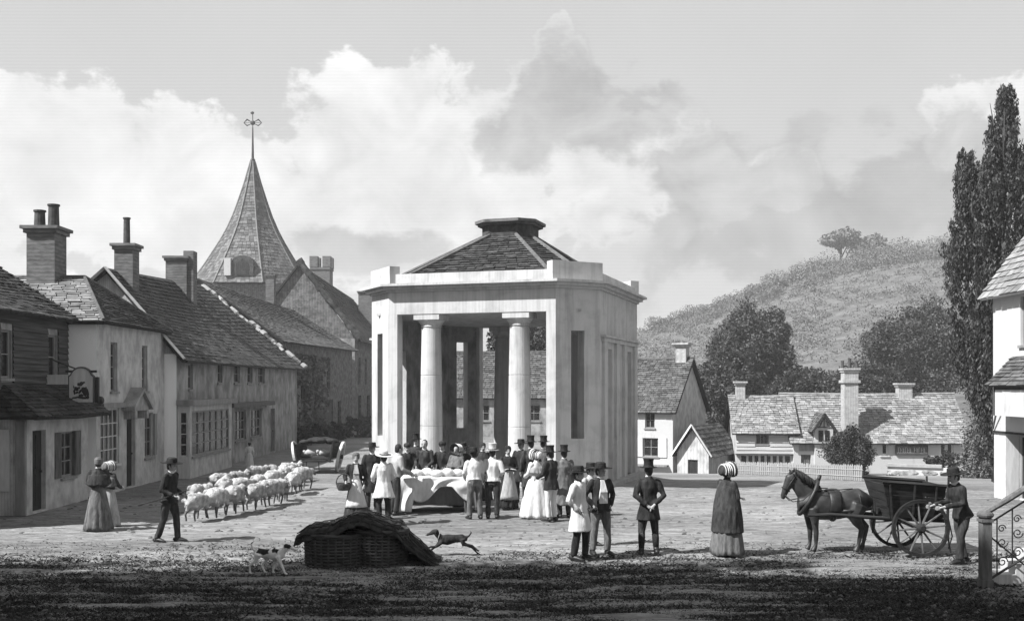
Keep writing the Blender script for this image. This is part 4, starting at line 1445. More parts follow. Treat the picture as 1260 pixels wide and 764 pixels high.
# picket fence
fc = thing('picket_fence', (12, 48, -1.2), 'pale picket fence running before the right hand cottages', 'fence')
pk = MB()
pk.add([(-.07, 0, 0), (.07, 0, 0), (.07, 0, .55), (0, 0, .64), (-.07, 0, .55), (-.07, .03, 0), (.07, .03, 0), (.07, .03, .55), (0, .03, .64), (-.07, .03, .55)],
       [(0, 1, 2, 3, 4), (9, 8, 7, 6, 5), (0, 5, 6, 1), (1, 6, 7, 2), (2, 7, 8, 3), (3, 8, 9, 4), (4, 9, 5, 0)])
pme = pk.mesh('picket')
pA, pB, pC = at(893, 0, 56.5), at(960, 0, 50.5), at(1062, 0, 41.5)
rails = MB()
bsf = BASE[fc.name]
for (a, b) in ((pA, pB), (pB, pC)):
    a, b = Vector((a.x, a.y, gz(a.x, a.y))), Vector((b.x, b.y, gz(b.x, b.y)))
    n = int((b - a).length / .2)
    rz = math.atan2((b - a).y, (b - a).x)
    for i in range(n):
        p = a.lerp(b, i / n)
        o = link_mesh('picket', pme, 'fence_paint', fc)
        o.location = Vector((p.x, p.y, gz(p.x, p.y) + random.uniform(.0, .03))) - bsf
        o.rotation_euler = (random.uniform(-.03, .03), random.uniform(-.04, .04), rz)
    for h in (.18, .44):
        rails.tube([a + Vector((0, .06, h)), b + Vector((0, .06, h))], .03, 4)
rails.build('rail', 'fence_paint', fc)

# right hand house: its long side, turned to the square, runs towards the viewer
h10 = thing('jettied_house', (16, 26, 0), 'tall white jettied house at the right edge with tiled roof', 'house')
X0 = 13.66
F = frame((X0, 30.0), (X0, 21.0))
hl = [(1.62, 2.7, 4.25, 5.55)]
wall(F, 1.9, 5.8, .3, hl, 'wall', 'stucco_white', h10)
window(F, hl[0], h10, 2, 3, 'paint_grey', .06)
wall(frame((20, 30.0), (X0, 30.0)), 0, 5.8, .3, [], 'wall', 'stucco_white', h10, u1=6.03)
F2 = frame((X0 + .40, 29.9), (X0 + .40, 21))
hl2 = [(.62, 1.9, .05, 1.75)]
wall(F2, 0, 1.88, .25, hl2, 'wall', 'stucco_grey', h10)
door(F2, hl2[0], h10, recess=.08)
MB().box(X0 + .02, X0 + .39, 29.28, 29.98, 0, 1.84).build('post', 'paint_white', h10)
MB().box(X0 - .03, X0 + .5, 21, 29.99, 1.842, 1.897).build('jetty_beam', 'timber_dark', h10)
roof([(X0 - .25, 30.35, 5.66), (X0 - .25, 20.6, 5.66), (X0 + 3.1, 20.6, 10.2), (X0 + 3.1, 30.35, 10.2)], h10, 'slate_light', .38, .22, deck='paint_white')
roof([(X0 + 6.5, 20.6, 5.66), (X0 + 6.5, 30.35, 5.66), (X0 + 3.1, 30.35, 10.2), (X0 + 3.1, 20.6, 10.2)], h10, 'slate_light', .5, .3)
MB().add([(X0, 30, 5.8), (X0 + 6.2, 30, 5.8), (X0 + 3.1, 30, 10.0), (X0, 29.8, 5.8), (X0 + 6.2, 29.8, 5.8), (X0 + 3.1, 29.8, 10.0)], [(2, 1, 0), (3, 4, 5), (0, 3, 5, 2), (1, 2, 5, 4)]).build('gable', 'stucco_white', h10)
# oriel with its own striped hood, braced from the wall
orl = MB().fbox(F, 1.10, 3.2, 2.35, 3.05, .005, .45).build('oriel', 'stucco_white', h10)
MB().fbox(F, 1.0, 1.10, 2.35, 3.2, .005, .45).fbox(F, 1.103, 3.2, 3.053, 3.2, .01, .45).build('oriel_frame', 'timber_dark', orl)
roof([F(.78, 3.18, .55), F(3.4, 3.18, .55), F(3.4, 3.95, .02), F(1.25, 3.95, .02)], h10, 'slate_mid', .5, .12)
MB().tube([F(1.05, 3.1, .25), F(.1, 1.95, .05)], .03, 6).build('brace', 'timber', h10)

# house and poplars seen through the market house
Q = cottage_frame(700, 66, .1)
c0 = Q(-3, 2)
h11 = thing('back_house', (c0.x, c0.y, -.6), 'grey house with tiled roof seen between the market house columns', 'house')
hl = [(2.2, 3.0, 1.0, 2.0), (5.4, 6.2, 1.0, 2.0)]
F, G = cottage(Q, -8.0, 0, 5.0, -1.5, 2.7, 5.4, h11, 'stucco_mid', 'stucco_mid', 'slate_mid', hl)
window(F, hl[0], h11, 2, 2, 'paint_grey', .08)
window(F, hl[1], h11, 2, 2, 'paint_grey', .08)
round_tree('back_tree', 622, 440, 80, 26, 40, 'tree seen left of the inner column through the market house', 'leaf_mid', 5000, .34, 41, ground=0)
round_tree('back_tree', 660, 430, 84, 30, 46, 'tree seen right of the inner column through the market house', 'leaf_mid', 5000, .34, 42, ground=0)

# unseen block and tree row added on the near left to shade the foreground
h12 = thing('shade_block', (-20, 0, 0), 'tall unseen block added left of the view to shade the foreground', 'added building')
MB().box(-33, -7.7, -9, 8.9, -.2, 18.4).build('wall', 'stucco_mid', h12)
MB().box(-33.3, -7.4, -9.3, 9.2, 18.403, 18.7).build('cornice', 'stone_white', h12)
roof([(-7.6, 9.1, 18.7), (-33.1, 9.1, 18.7), (-30, 3.2, 20.6), (-12.5, 3.2, 20.6)], h12, 'slate_dark', 1.0, .6)
roof([(-33.1, -9.2, 18.7), (-7.6, -9.2, 18.7), (-12.5, -3.8, 20.6), (-30, -3.8, 20.6)], h12, 'slate_dark', 1.0, .6)
MB().box(-30, -12.5, -3.8, 3.2, 18.7, 20.6).build('attic', 'slate_dark', h12)
for k, x in enumerate((-29.5, -26, -22.0, -19, -15.8, -12)):
    chimney(h12, x, 7.8, 18.2, 19.6 + .35 * (k % 3), 1.0 + .4 * (k % 2), .7, 'brick', 2, .45)
for k, (x, z, r) in enumerate(((-29.5, 12.6, 3.6), (-25.2, 13.4, 3.3), (-20.6, 12.4, 3.8), (-16.2, 13.5, 3.2), (-12.0, 12.7, 3.5), (-8.6, 13.1, 3.2))):  # unseen crowns added to feather the edge of the cast shade
    t = thing('shade_tree', (x, 10.6, 0), ['first', 'second', 'third', 'fourth', 'fifth', 'sixth'][k] + ' unseen tree from the far end of the row added to soften the foreground shadow', 'tree', 'added shade trees left of the view')
    trunk(t, (x, 10.6, 0), (x, 10.6, z), .34, (x, 10.6, z), (r, 2.2, 3.4), seed=k)
    leaves('crown', crown_points((x, 10.6, z), (r, 2.2, 3.6), 2600, seed=120 + k, clumps=60, cl=.26), .42, .6, 'leaf_mid', t)
# leafy bank beside the lane
for k, (px, py, d, rx, rz, lb) in enumerate(((1204, 566, 47, .8, 1.5, 'pale leafy bank below the left hand poplar'), (1222, 540, 46, 1.2, 2.2, 'pale leafy bank between the poplar stems and the jettied house'))):
    p = at(px, py, d)
    t = thing('hedge_bank', (p.x, p.y, gz(p.x, d)), lb, 'hedge', 'hedge bank along the lane')
    trunk(t, (p.x, p.y, gz(p.x, d)), p, .08, p, (rx, rx * .6, rz * .6), seed=k)
    leaves('foliage', crown_points(p, (rx, rx * .6, rz), 9000, seed=90 + k, clumps=90, cl=.32), .12, .6, 'leaf_far', t)

# ---- the air: a thin even haze round the whole place
def build_haze():
    m = bpy.data.materials.new('haze')
    m.use_nodes = True
    nt = m.node_tree
    nt.nodes.clear()
    out = nt.nodes.new('ShaderNodeOutputMaterial')
    pv = nt.nodes.new('ShaderNodeVolumePrincipled')
    pv.inputs['Color'].default_value = (.9, .9, .9, 1)
    pv.inputs['Density'].default_value = 0.00095
    pv.inputs['Anisotropy'].default_value = 0.2
    nt.links.new(pv.outputs[0], out.inputs['Volume'])
    o = MB().box(-700, 900, -40, 620, -4, 48).build('haze', m)
    tag(o, kind='stuff')


build_haze()
# ================================================================== PEOPLE AND ANIMALS
def remeshed(mb, voxel, smooth_it=4, name='body'):
    me = mb.mesh(name)
    o = bpy.data.objects.new('tmp', me)
    COL.objects.link(o)
    md = o.modifiers.new('r', 'REMESH')
    md.mode = 'VOXEL'
    md.voxel_size = voxel
    sm = o.modifiers.new('s', 'SMOOTH')
    sm.iterations = smooth_it
    sm.factor = .5
    dg = bpy.context.evaluated_depsgraph_get()
    out = bpy.data.meshes.new_from_object(o.evaluated_get(dg))
    bpy.data.objects.remove(o)
    bpy.data.meshes.remove(me)
    out.name = name
    out.polygons.foreach_set('use_smooth', [True] * len(out.polygons))
    return out


def join_into(me, mb):
    """append more geometry (fingers, noses) to a finished mesh"""
    bm = bmesh.new()
    bm.from_mesh(me)
    m2 = mb.mesh('x')
    m2.polygons.foreach_set('use_smooth', [True] * len(m2.polygons))
    bm.from_mesh(m2)
    bm.to_mesh(me)
    bm.free()
    bpy.data.meshes.remove(m2)
    return me


V3 = Vector


def folds(me, f, fz, amp, seed):
    n = len(me.vertices)
    co, no = np.zeros(n * 3, dtype=np.float32), np.zeros(n * 3, dtype=np.float32)
    me.vertices.foreach_get('co', co)
    me.vertex_normals.foreach_get('vector', no)
    c, no = co.reshape(-1, 3), no.reshape(-1, 3)
    q = np.array([noise.noise((x * f + seed * 7, y * f, z * fz)) for x, y, z in c.tolist()], dtype=np.float32) * amp
    me.vertices.foreach_set('co', (c + no * q[:, None]).reshape(-1))
    me.update()



def person(px, py, label, H=1.72, face=0, lean=0, feet=None, arms=None, wear=None, head=0, nod=0, group='people in the market square', shift=(0, 0)):
    """faces the viewer at face=0, right at 90, away at 180. wear: dict of garments"""
    wear = wear or {}
    pos = rayground(px, py) + Vector((shift[0], shift[1], 0))
    t = thing('person', pos, label, 'person', group, rz=R(face) if face else 1e-6)
    BASE[t.name] = Vector((0, 0, 0))
    k = H / 1.75
    t.scale = (k, k, k)
    la = R(lean)

    def up(p):
        x, y, z = p
        dy, dz = y, z - .95
        return V3((x, dy * math.cos(la) - dz * math.sin(la), .95 + dz * math.cos(la) + dy * math.sin(la)))
    hc = up((0, -.005, 1.50))
    HM = Matrix.Translation(hc) @ Matrix.Rotation(R(head), 4, 'Z') @ Matrix.Rotation(R(nod) + la * .6, 4, 'X') @ Matrix.Translation((0, .005, -1.50))

    def hd(p):
        return HM @ V3(p)
    feet = feet or ((-.11, .0), (.11, .0))
    arms = arms or {}
    leg = []
    for s, (fx, fy) in zip((-1, 1), feet):
        hip, ank = V3((s * .09, 0, .92)), V3((fx, fy + .02, .09))
        bend = .03 + abs(fy) * .12
        knee = hip.lerp(ank, .5) + V3((s * .01, -bend, 0))
        toe = ank + V3((s * .03, -.17, -.055))
        leg.append((hip, knee, ank, toe))
    arm = []
    for s, key in ((-1, 'R'), (1, 'L')):
        e, w = arms.get(key, ((s * .255, .03, 1.15), (s * .25, -.07, .90)))
        arm.append((up((s * .175, .01, 1.41)), up(e), up(w)))
    # --- the body
    b = MB()
    b.tube([up(p) for p in ((0, 0, .90), (0, 0, 1.02), (0, .005, 1.15), (0, .01, 1.30), (0, .012, 1.41), (0, .01, 1.47))],
           [(.145, .10), (.14, .10), (.13, .095), (.16, .11), (.155, .085), (.065, .06)], 14)
    b.tube([up((0, .01, 1.43)), hd((0, .0, 1.56))], [.056, .052], 10)
    b.tube([hd(p) for p in ((0, -.045, 1.515), (0, -.03, 1.555), (0, -.015, 1.61), (0, -.004, 1.66), (0, .004, 1.71), (0, .006, 1.742))],
           [(.032, .034), (.058, .070), (.071, .090), (.075, .098), (.062, .082), (.025, .035)], 14, ref=(1, 0, 0))
    b.tube([hd((0, -.098, 1.635)), hd((0, -.122, 1.598)), hd((0, -.098, 1.590))], [.009, .014, .012], 6)
    for s in (-1, 1):
        b.ball(hd((s * .077, .005, 1.62)), (.014, .022, .03))
    for (sh, el, wr) in arm:
        b.tube([sh, sh.lerp(el, .4), el, el.lerp(wr, .35), wr], [.052, .05, .040, .042, .028], 8, rnd=True)
        dd = (wr - el).normalized()
        b.tube([wr, wr + dd * .05, wr + dd * .09], [(.026, .026), (.040, .020), (.038, .016)], 8)
    for (hip, knee, ank, toe) in leg:
        b.tube([hip, hip.lerp(knee, .4), knee, knee.lerp(ank, .35), ank], [.088, .082, .058, .060, .040], 9, rnd=True)
        b.tube([ank + V3((0, .045, -.04)), ank + V3((0, -.03, -.045)), toe], [.042, .045, .03], 8)
    me = remeshed(b, .016, 3, 'body')
    fg = MB()
    for s, (sh, el, wr) in zip((-1, 1), arm):
        dd = (wr - el).normalized()
        side = dd.cross(V3((1, 0, 0)) if abs(dd.x) < .8 else V3((0, 0, 1))).normalized()
        nrm = dd.cross(side)
        pe = wr + dd * .085
        for i, (o, ln) in enumerate(((-.029, .06), (-.010, .072), (.010, .068), (.028, .052))):
            a = pe + side * o
            m = a + dd * ln * .55 + nrm * .008
            fg.tube([a - dd * .02, m, m + dd * ln * .4 + nrm * .022], [.0095, .0085, .006], 6)
        a = wr + dd * .025 + side * .030
        fg.tube([a, a + side * .028 + dd * .03, a + side * .032 + dd * .062 + nrm * .01], [.011, .010, .007], 6)
    join_into(me, fg)
    link_mesh('body', me, 'skin', t)
    ey = MB()
    for s in (-1, 1):
        ey.ball(hd((s * .030, -.093, 1.632)), (.011, .008, .007), 6, 4)
        ey.tube([hd((s * .016, -.098, 1.652)), hd((s * .046, -.090, 1.652))], .004, 4)
    ey.tube([hd((-.022, -.096, 1.563)), hd((.022, -.096, 1.563))], .0045, 4)
    ey.build('face_features', 'hair_dark', t)
    # --- hair
    hm = wear.get('hair', 'hair_dark')
    h = MB()
    h.tube([hd(p) for p in ((0, .075, 1.545), (0, .05, 1.60), (0, .028, 1.66), (0, .016, 1.715), (0, .012, 1.758))],
           [(.045, .03), (.078, .062), (.084, .085), (.074, .088), (.03, .04)], 12, ref=(1, 0, 0))
    if wear.get('whiskers', True) and 'skirt' not in wear:
        for s in (-1, 1):
            h.tube([hd((s * .072, -.02, 1.66)), hd((s * .068, -.035, 1.58))], [.016, .012], 6)
    if wear.get('bun'):
        h.ball(hd((0, .11, 1.70)), .05)
    link_mesh('hair', remeshed(h, .016, 2, 'hair'), hm, t)
    # --- coat / shirt / bodice
    if 'coat' in wear:
        cm, hem, fl = wear['coat']
        c = MB()
        pts = [(0, .012, 1.475), (0, .012, 1.43), (0, .01, 1.31), (0, .005, 1.16), (0, 0, 1.04)]
        rad = [(.085, .078), (.185, .108), (.195, .138), (.168, .122), (.172, .128)]
        if hem < 1.0:
            n = 3
            for i in range(1, n + 1):
                f = i / n
                pts.append((0, 0, 1.0 + (hem - 1.0) * f))
                rad.append((.18 + fl * f, .14 + fl * .9 * f))
        pp = [up(p) if p[2] > .97 else V3((p[0], p[1] - 0.0 - math.sin(la) * (p[2] - .95), p[2])) for p in pts]
        c.tube(pp, rad, 18)
        for (sh, el, wr) in arm:
            e2 = el.lerp(wr, .93)
            c.tube([sh + V3((0, 0, .0)), sh.lerp(el, .5), el, el.lerp(wr, .5), e2], [.074, .068, .060, .056, .048], 9, rnd=False)
            c.ball(sh, .075)
        c.tube([up((0, .016, 1.44)), hd((0, .014, 1.52))], [(.078, .072), (.072, .072)], 12)
        me = remeshed(c, .018, 4, 'coat')
        folds(me, 11, 4.5, .017, pos.x)
        link_mesh(wear.get('coat_name', 'coat'), me, cm, t)
        if wear.get('shirt'):
            f = MB()
            for (z0, z1, w0, w1) in ((1.02, 1.24, .085, .075), (1.24, 1.47, .075, .035)):
                f.hexa([up((-w0, -.165 + (.02 if z0 < 1.1 else 0), z0)), up((w0, -.165 + (.02 if z0 < 1.1 else 0), z0)), up((w0, -.06, z0)), up((-w0, -.06, z0)), up((-w1, -.150 + (.055 if z1 > 1.4 else 0), z1)), up((w1, -.150 + (.055 if z1 > 1.4 else 0), z1)), up((w1, -.05, z1)), up((-w1, -.05, z1))])
            f.build('waistcoat', wear['shirt'], t)
        cr = MB()
        cr.tube([up((0, .010, 1.462)), hd((0, .0, 1.535))], [(.070, .066), (.064, .064)], 12)
        cr.build('neckcloth', wear.get('cravat', 'cloth_white'), t)
    if 'trousers' in wear:
        tm = wear['trousers']
        c = MB()
        c.tube([(0, 0, 1.04), (0, 0, .95), (0, 0, .84)], [(.15, .115), (.165, .125), (.15, .12)], 14)
        zb = wear.get('breech', .11)
        for (hip, knee, ank, toe) in leg:
            if zb > .3:
                c.tube([hip, hip.lerp(knee, .5), knee, knee.lerp(ank, .25)], [.105, .098, .075, .066], 10)
            else:
                c.tube([hip, hip.lerp(knee, .5), knee, knee.lerp(ank, .5), ank + V3((0, 0, .01))], [.105, .097, .076, .072, .068], 10)
        me = remeshed(c, .018, 3, 'trousers')
        folds(me, 12, 5, .015, pos.x)
        link_mesh('trousers', me, tm, t)
        if zb > .3:
            for (hip, knee, ank, toe) in leg:
                MB().tube([knee.lerp(ank, .22), knee.lerp(ank, .45), ank + V3((0, 0, .0))], [.068, .070, .052], 10).build('gaiter', wear.get('gaiter', 'cloth_black'), t, smooth=True)
    if not wear.get('noshoes'):
        for (hip, knee, ank, toe) in leg:
            sh_ = MB()
            sh_.tube([ank + V3((0, .06, -.03)), ank + V3((0, .0, -.03)), ank + V3((toe - ank).to_tuple()) * .55 + V3((0, 0, -.0)), toe + V3((0, -.03, 0))], [(.045, .052), (.052, .056), (.054, .042), (.032, .024)], 9, rnd=True)
            sh_.tube([ank + V3((0, 0, .06)), ank + V3((0, 0, -.03))], [.056, .052], 9)
            sh_.build('shoe', 'leather', t, smooth=True)
    if 'skirt' in wear:
        sm, r0 = wear['skirt']
        seg, rows = 56, 12
        vs, fs = [], []
        ph = random.uniform(0, 6)
        for i in range(rows + 1):
            f = i / rows
            z = 1.09 - f * (1.09 - .035)
            r = .135 + (r0 - .135) * (f ** .55 if wear.get('full') else f ** .8)
            for q in range(seg):
                a = 2 * math.pi * q / seg
                w = 1 + .075 * f * math.sin(a * 13 + ph + 1.2 * math.sin(a * 3)) + .04 * f * math.sin(a * 5 + ph)
                c0 = up((0, 0, 1.09)) if f < .05 else V3((0, -math.sin(la) * .14 * (1 - f), 0))
                vs.append((c0.x + r * w * math.cos(a), c0.y + r * w * .92 * math.sin(a), z + (.012 * math.sin(a * 4 + ph) * f)))
        for i in range(rows):
            for q in range(seg):
                a_, b_ = i * seg + q, i * seg + (q + 1) % seg
                fs.append((a_, a_ + seg, b_ + seg, b_))
        fs.append(tuple(range(seg)))
        fs.append(tuple(rows * seg + q for q in range(seg - 1, -1, -1)))
        s_ = MB()
        s_.add(vs, fs)
        s_.build('skirt', sm, t, smooth=True)
        if wear.get('apron'):
            a_ = MB()
            g1 = []
            n, rws = 12, 8
            zb = wear.get('apron_hem', .38)
            for lay in (1.035, 1.10):
                for i in range(rws + 1):
                    f = i / rws
                    z = 1.09 - f * (1.09 - zb)
                    ff = (1.09 - z) / (1.09 - .035)
                    r = (.135 + (r0 - .135) * (ff ** .55 if wear.get('full') else ff ** .8)) * lay + .012
                    for q in range(n + 1):
                        an = R(-90) + (q / n - .5) * R(80 + 45 * f)
                        w = 1 + .03 * f * math.sin(q * 2.2)
                        g1.append((r * w * math.cos(an), r * w * .92 * math.sin(an) - math.sin(la) * .14 * (1 - f), z))
            m1 = (rws + 1) * (n + 1)
            for lay in (0, 1):
                for i in range(rws):
                    for q in range(n):
                        a0 = lay * m1 + i * (n + 1) + q
                        qd = (a0, a0 + n + 1, a0 + n + 2, a0 + 1)
                        a_.f.append(qd if lay else qd[::-1])
            rim = [i * (n + 1) for i in range(rws + 1)] + [rws * (n + 1) + q for q in range(1, n + 1)] + [i * (n + 1) + n for i in range(rws - 1, -1, -1)]
            for x, y in zip(rim, rim[1:]):
                a_.f.append((x, y, y + m1, x + m1))
            a_.v = g1
            a_.build('apron', wear['apron'], t, smooth=True)
    if wear.get('shawl'):
        c = MB()
        zh = wear.get('shawl_hem', 1.12)
        rx = wear.get('shawl_r', .27)
        c.tube([up((0, .012, 1.49)), up((0, .012, 1.44)), up((0, .01, 1.34)), up((0, .005, (1.34 + zh) / 2)), up((0, 0, zh))], [(.075, .075), (.13, .105), (.235, .16), (max(.25, rx * .93), rx * .75), (rx * 1.02, rx * .86)], 20)
        me = remeshed(c, .018, 3, 'shawl')
        folds(me, 12, 3, .017, pos.x)
        link_mesh('shawl', me, wear['shawl'], t)
    hat = wear.get('hat')
    if hat:
        kind, hmat = hat
        m = MB()
        if kind == 'top':
            m.lathe((0, .002, 1.685), [(.095, .0), (.165, .012), (.168, .022), (.100, .022), (.093, .06), (.092, .12), (.104, .178), (.104, .185), (.02, .188)], 20, 1, 1.12)
        elif kind == 'low':
            m.lathe((0, .002, 1.68), [(.095, .0), (.19, -.004), (.192, .008), (.100, .014), (.100, .06), (.098, .105), (.088, .122), (.02, .126)], 20, 1, 1.12)
        elif kind == 'wide':
            m.lathe((0, .002, 1.68), [(.095, .0), (.21, .008), (.213, .02), (.100, .016), (.102, .06), (.096, .11), (.07, .13), (.02, .132)], 20, 1.0, 1.15)
        elif kind == 'cap':
            m.lathe((0, .01, 1.655), [(.088, .0), (.105, .02), (.108, .06), (.09, .10), (.04, .118), (.01, .12)], 16, 1, 1.1)
            m.tube([V3((0, -.07, 1.66)), V3((0, -.15, 1.655))], [(.07, .012), (.04, .008)], 8, ref=(1, 0, 0))
        elif kind == 'mob':
            m.lathe((0, .02, 1.60), [(.085, .0), (.105, .02), (.11, .08), (.105, .13), (.07, .17), (.01, .18)], 18, .9, 1.05)
        elif kind == 'bonnet':
            prof = [(.02, .20), (.07, .19), (.112, .15), (.122, .07), (.116, -.01), (.135, -.06), (.165, -.13), (.160, -.135), (.12, -.06), (.10, .0)]
            for q in range(len(prof) - 1):
                pass
            seg = 22
            vs, fs = [], []
            for (r, y) in prof:
                for q in range(seg):
                    a = 2 * math.pi * q / seg
                    cut = 1.0 if math.sin(a) > -.55 else .72
                    vs.append((r * math.cos(a) * .95, y, 1.655 + r * math.sin(a) * cut * 1.08))
            for i in range(len(prof) - 1):
                for q in range(seg):
                    a_, b_ = i * seg + q, i * seg + (q + 1) % seg
                    fs.append((a_, b_, b_ + seg, a_ + seg))
            fs.append(tuple(range(seg - 1, -1, -1)))
            m.add(vs, fs)
        m.xf(HM)
        ho = m.build('bonnet' if kind in ('bonnet', 'mob') else 'hat', hmat, t, smooth=False)
        if kind == 'bonnet':
            rb = MB()
            for (r, y) in ((.118, .135), (.126, .08), (.124, .03), (.123, -.02), (.145, -.07)):
                pts = [HM @ V3((r * math.cos(a) * .97, y, 1.655 + r * math.sin(a) * 1.1)) for a in np.linspace(-.5, math.pi + .5, 14)]
                rb.tube(pts, .012, 5)
            rb.build('ribbon', wear.get('ribbon', 'cloth_white'), ho)
            MB().tube([HM @ V3((.09, -.03, 1.58)), HM @ V3((0, -.07, 1.50)), HM @ V3((-.09, -.03, 1.58))], .01, 5).build('ribbon', wear.get('ribbon', 'cloth_white'), ho)
        elif kind in ('top', 'low', 'wide'):
            MB().lathe((0, .002, 1.70), [(.104, .0), (.105, .012), (.1, .03)], 20, 1, 1.12).xf(HM).build('hat_band', 'cloth_black', ho)
    t['_w'] = 0
    del t['_w']

    def to_world(p):
        return Matrix.Translation(pos) @ Matrix.Rotation(R(face), 4, 'Z') @ Matrix.Scale(k, 4) @ V3(p)
    return t, arm, to_world


BENT = lambda s: ((s * .27, .06, 1.17), (s * .17, -.16, 1.08))
FRONT = lambda s, r=.34: ((s * .24, -.06, 1.16), (s * .15, -r, 1.06))
POCKET = lambda s: ((s * .30, .07, 1.16), (s * .17, -.06, .96))
BEHIND = lambda s: ((s * .28, .10, 1.16), (s * .07, .19, .98))
CROSS = lambda s: ((s * .25, -.03, 1.14), (-s * .05, -.19, 1.13))

# left: two women, the shepherd, the child
person(121, 653, 'woman in dark shawl and cap, left of the pair by the plastered house', 1.58, 200, wear=dict(skirt=('cloth_mid', .33), coat=('cloth_dark', 1.0, 0), shawl='cloth_dark', hat=('mob', 'cloth_mid')), arms={'R': FRONT(-1), 'L': FRONT(1)})
person(134, 648, 'woman in light skirt and bonnet, right of the pair by the plastered house', 1.42, 160, wear=dict(skirt=('cloth_light', .3), coat=('cloth_dark', 1.0, 0), shawl='cloth_mid', hat=('bonnet', 'cloth_mid')), arms={'R': FRONT(-1), 'L': FRONT(1)})
t, ar, tw_ = person(208, 667, 'shepherd in dark jacket and wide hat following the sheep with a stick', 1.66, 75, lean=6, feet=((-.1, .20), (.1, -.16)), arms={'R': ((-.24, .04, 1.12), (-.18, -.22, 1.04)), 'L': ((.24, .04, 1.12), (.17, -.24, 1.02))},
                    wear=dict(coat=('cloth_black', .86, .05), trousers='cloth_dark', hat=('wide', 'felt_black')))
a = tw_(ar[0][2] + V3((0, -.08, 0)))
st = MB().tube([a + V3((.25, .0, .12)), a + V3((-.3, .02, -.06)), a + V3((-.8, .05, -.2))], [.012, .014, .016], 6).build('shepherd_stick', 'timber_dark')
tag(st, 'long thin stick held by the shepherd behind the sheep', 'stick')
person(307, 577, 'small child in white smock and dark cap beside the shop front', 1.0, 190, wear=dict(skirt=('cloth_white', .3), full=True, coat=('cloth_white', 1.0, 0), hat=('cap', 'felt_black')))

# the group about the cloth covered table
t, ar, tw_ = person(438, 641, 'woman in white apron and bonnet carrying a basket, left of the table', 1.58, 10, arms={'R': ((-.28, .03, 1.15), (-.26, -.17, 1.03)), 'L': ((.26, .03, 1.15), (.2, -.12, .92))},
                    wear=dict(skirt=('cloth_dark', .33), apron='cloth_white', coat=('cloth_black', 1.0, 0), shirt='cloth_light', hat=('mob', 'cloth_mid'), cravat='cloth_white'))
a = tw_(ar[0][2] + V3((-.05, -.03, -.05)))
bk = thing('hand_basket', a, 'dark wicker basket on the arm of the aproned woman', 'basket')
MB().lathe((a.x, a.y, a.z - .14), [(.13, 0), (.17, .08), (.19, .16), (.185, .165), (.15, .10), (.02, .09)], 16).build('bowl', 'wicker', bk)
MB().tube([a + V3((.18 * math.cos(q), 0, .02 + .22 * math.sin(q))) for q in np.linspace(0, math.pi, 9)], .014, 6).build('handle', 'wicker', bk)

person(458, 628, 'man in long black coat and hat standing behind the aproned woman', 1.68, 20, wear=dict(coat=('cloth_black', .48, .08), trousers='cloth_dark', hat=('low', 'felt_black')))
person(472, 646, 'man in white smock with straw hat pushed back, at the near table corner', 1.66, 205, lean=3, arms={'R': BENT(-1), 'L': FRONT(1)}, wear=dict(coat=('cloth_white', .66, .10), coat_name='smock', trousers='cloth_black', hat=('wide', 'straw'), cravat='cloth_white'), nod=-14)
person(486, 634, 'bareheaded man in light shirt reaching to the table, behind the smocked man', 1.74, 120, lean=10, arms={'R': FRONT(-1, .42), 'L': FRONT(1, .42)}, wear=dict(coat=('cloth_light', .95, .02), coat_name='shirt', trousers='cloth_dark'))
behind = [(501, 'bareheaded man in dark coat behind the table, leftmost of four', 1.62, 10, ('cap', 'hair_dark'), False),
          (523, 'tall bareheaded man in dark coat behind the table, second of four', 1.72, -10, None, False),
          (545, 'stout man in black coat behind the table, third of four', 1.66, -15, ('cap', 'felt_black'), False),
          (562, 'woman in dark bonnet and shawl behind the table end', 1.58, -30, ('bonnet', 'cloth_dark'), True)]
for (px, lb, H, fc_, hat, fem) in behind:
    if fem:
        person(px, 622, lb, H, fc_, arms={'R': FRONT(-1), 'L': FRONT(1)}, wear=dict(skirt=('cloth_mid', .32), coat=('cloth_mid', 1.0, 0), shawl='cloth_mid', hat=hat, cravat='cloth_white'))
    else:
        w = dict(coat=('cloth_black' if px != 523 else 'cloth_dark', .8, .05), trousers='cloth_dark', cravat='cloth_white')
        if hat:
            w['hat'] = hat
        person(px, 620, lb, H, fc_, lean=5, arms={'R': FRONT(-1), 'L': FRONT(1)}, wear=w)
person(584, 639, 'man in white shirtsleeves and black hat with back turned at the table', 1.66, 200, lean=7, feet=((-.14, .02), (.12, -.04)), arms={'R': FRONT(-1), 'L': FRONT(1)}, wear=dict(coat=('cloth_white', .98, .02), coat_name='shirt', trousers='cloth_mid', hat=('low', 'felt_black')))
person(606, 638, 'man in white shirt and white straw top hat with back turned', 1.68, 175, arms={'R': BENT(-1), 'L': ((.26, .02, 1.14), (.25, -.12, .93))}, wear=dict(coat=('cloth_white', .93, .02), coat_name='shirt', trousers='cloth_dark', hat=('top', 'straw')))
person(625, 626, 'woman in grey apron and dark cap facing out, right of the straw hatted man', 1.6, 15, arms={'R': CROSS(-1), 'L': CROSS(1)}, wear=dict(skirt=('cloth_black', .3), apron='cloth_light', apron_hem=.28, coat=('cloth_black', 1.0, 0), hat=('mob', 'cloth_black'), cravat='cloth_white'))
person(660, 637, 'woman in long white gown and pale bonnet right of the table', 1.58, 215, arms={'R': CROSS(-1), 'L': FRONT(1)}, wear=dict(skirt=('cloth_white', .46), full=True, coat=('cloth_white', 1.0, 0), hat=('bonnet', 'cloth_white'), ribbon='cloth_black', shawl='cloth_light', shawl_hem=1.2, shawl_r=.24))
person(653, 622, 'tall man in dark coat and top hat behind the woman in white', 1.74, 200, wear=dict(coat=('cloth_dark', .5, .08), trousers='cloth_dark', hat=('top', 'felt_black')))
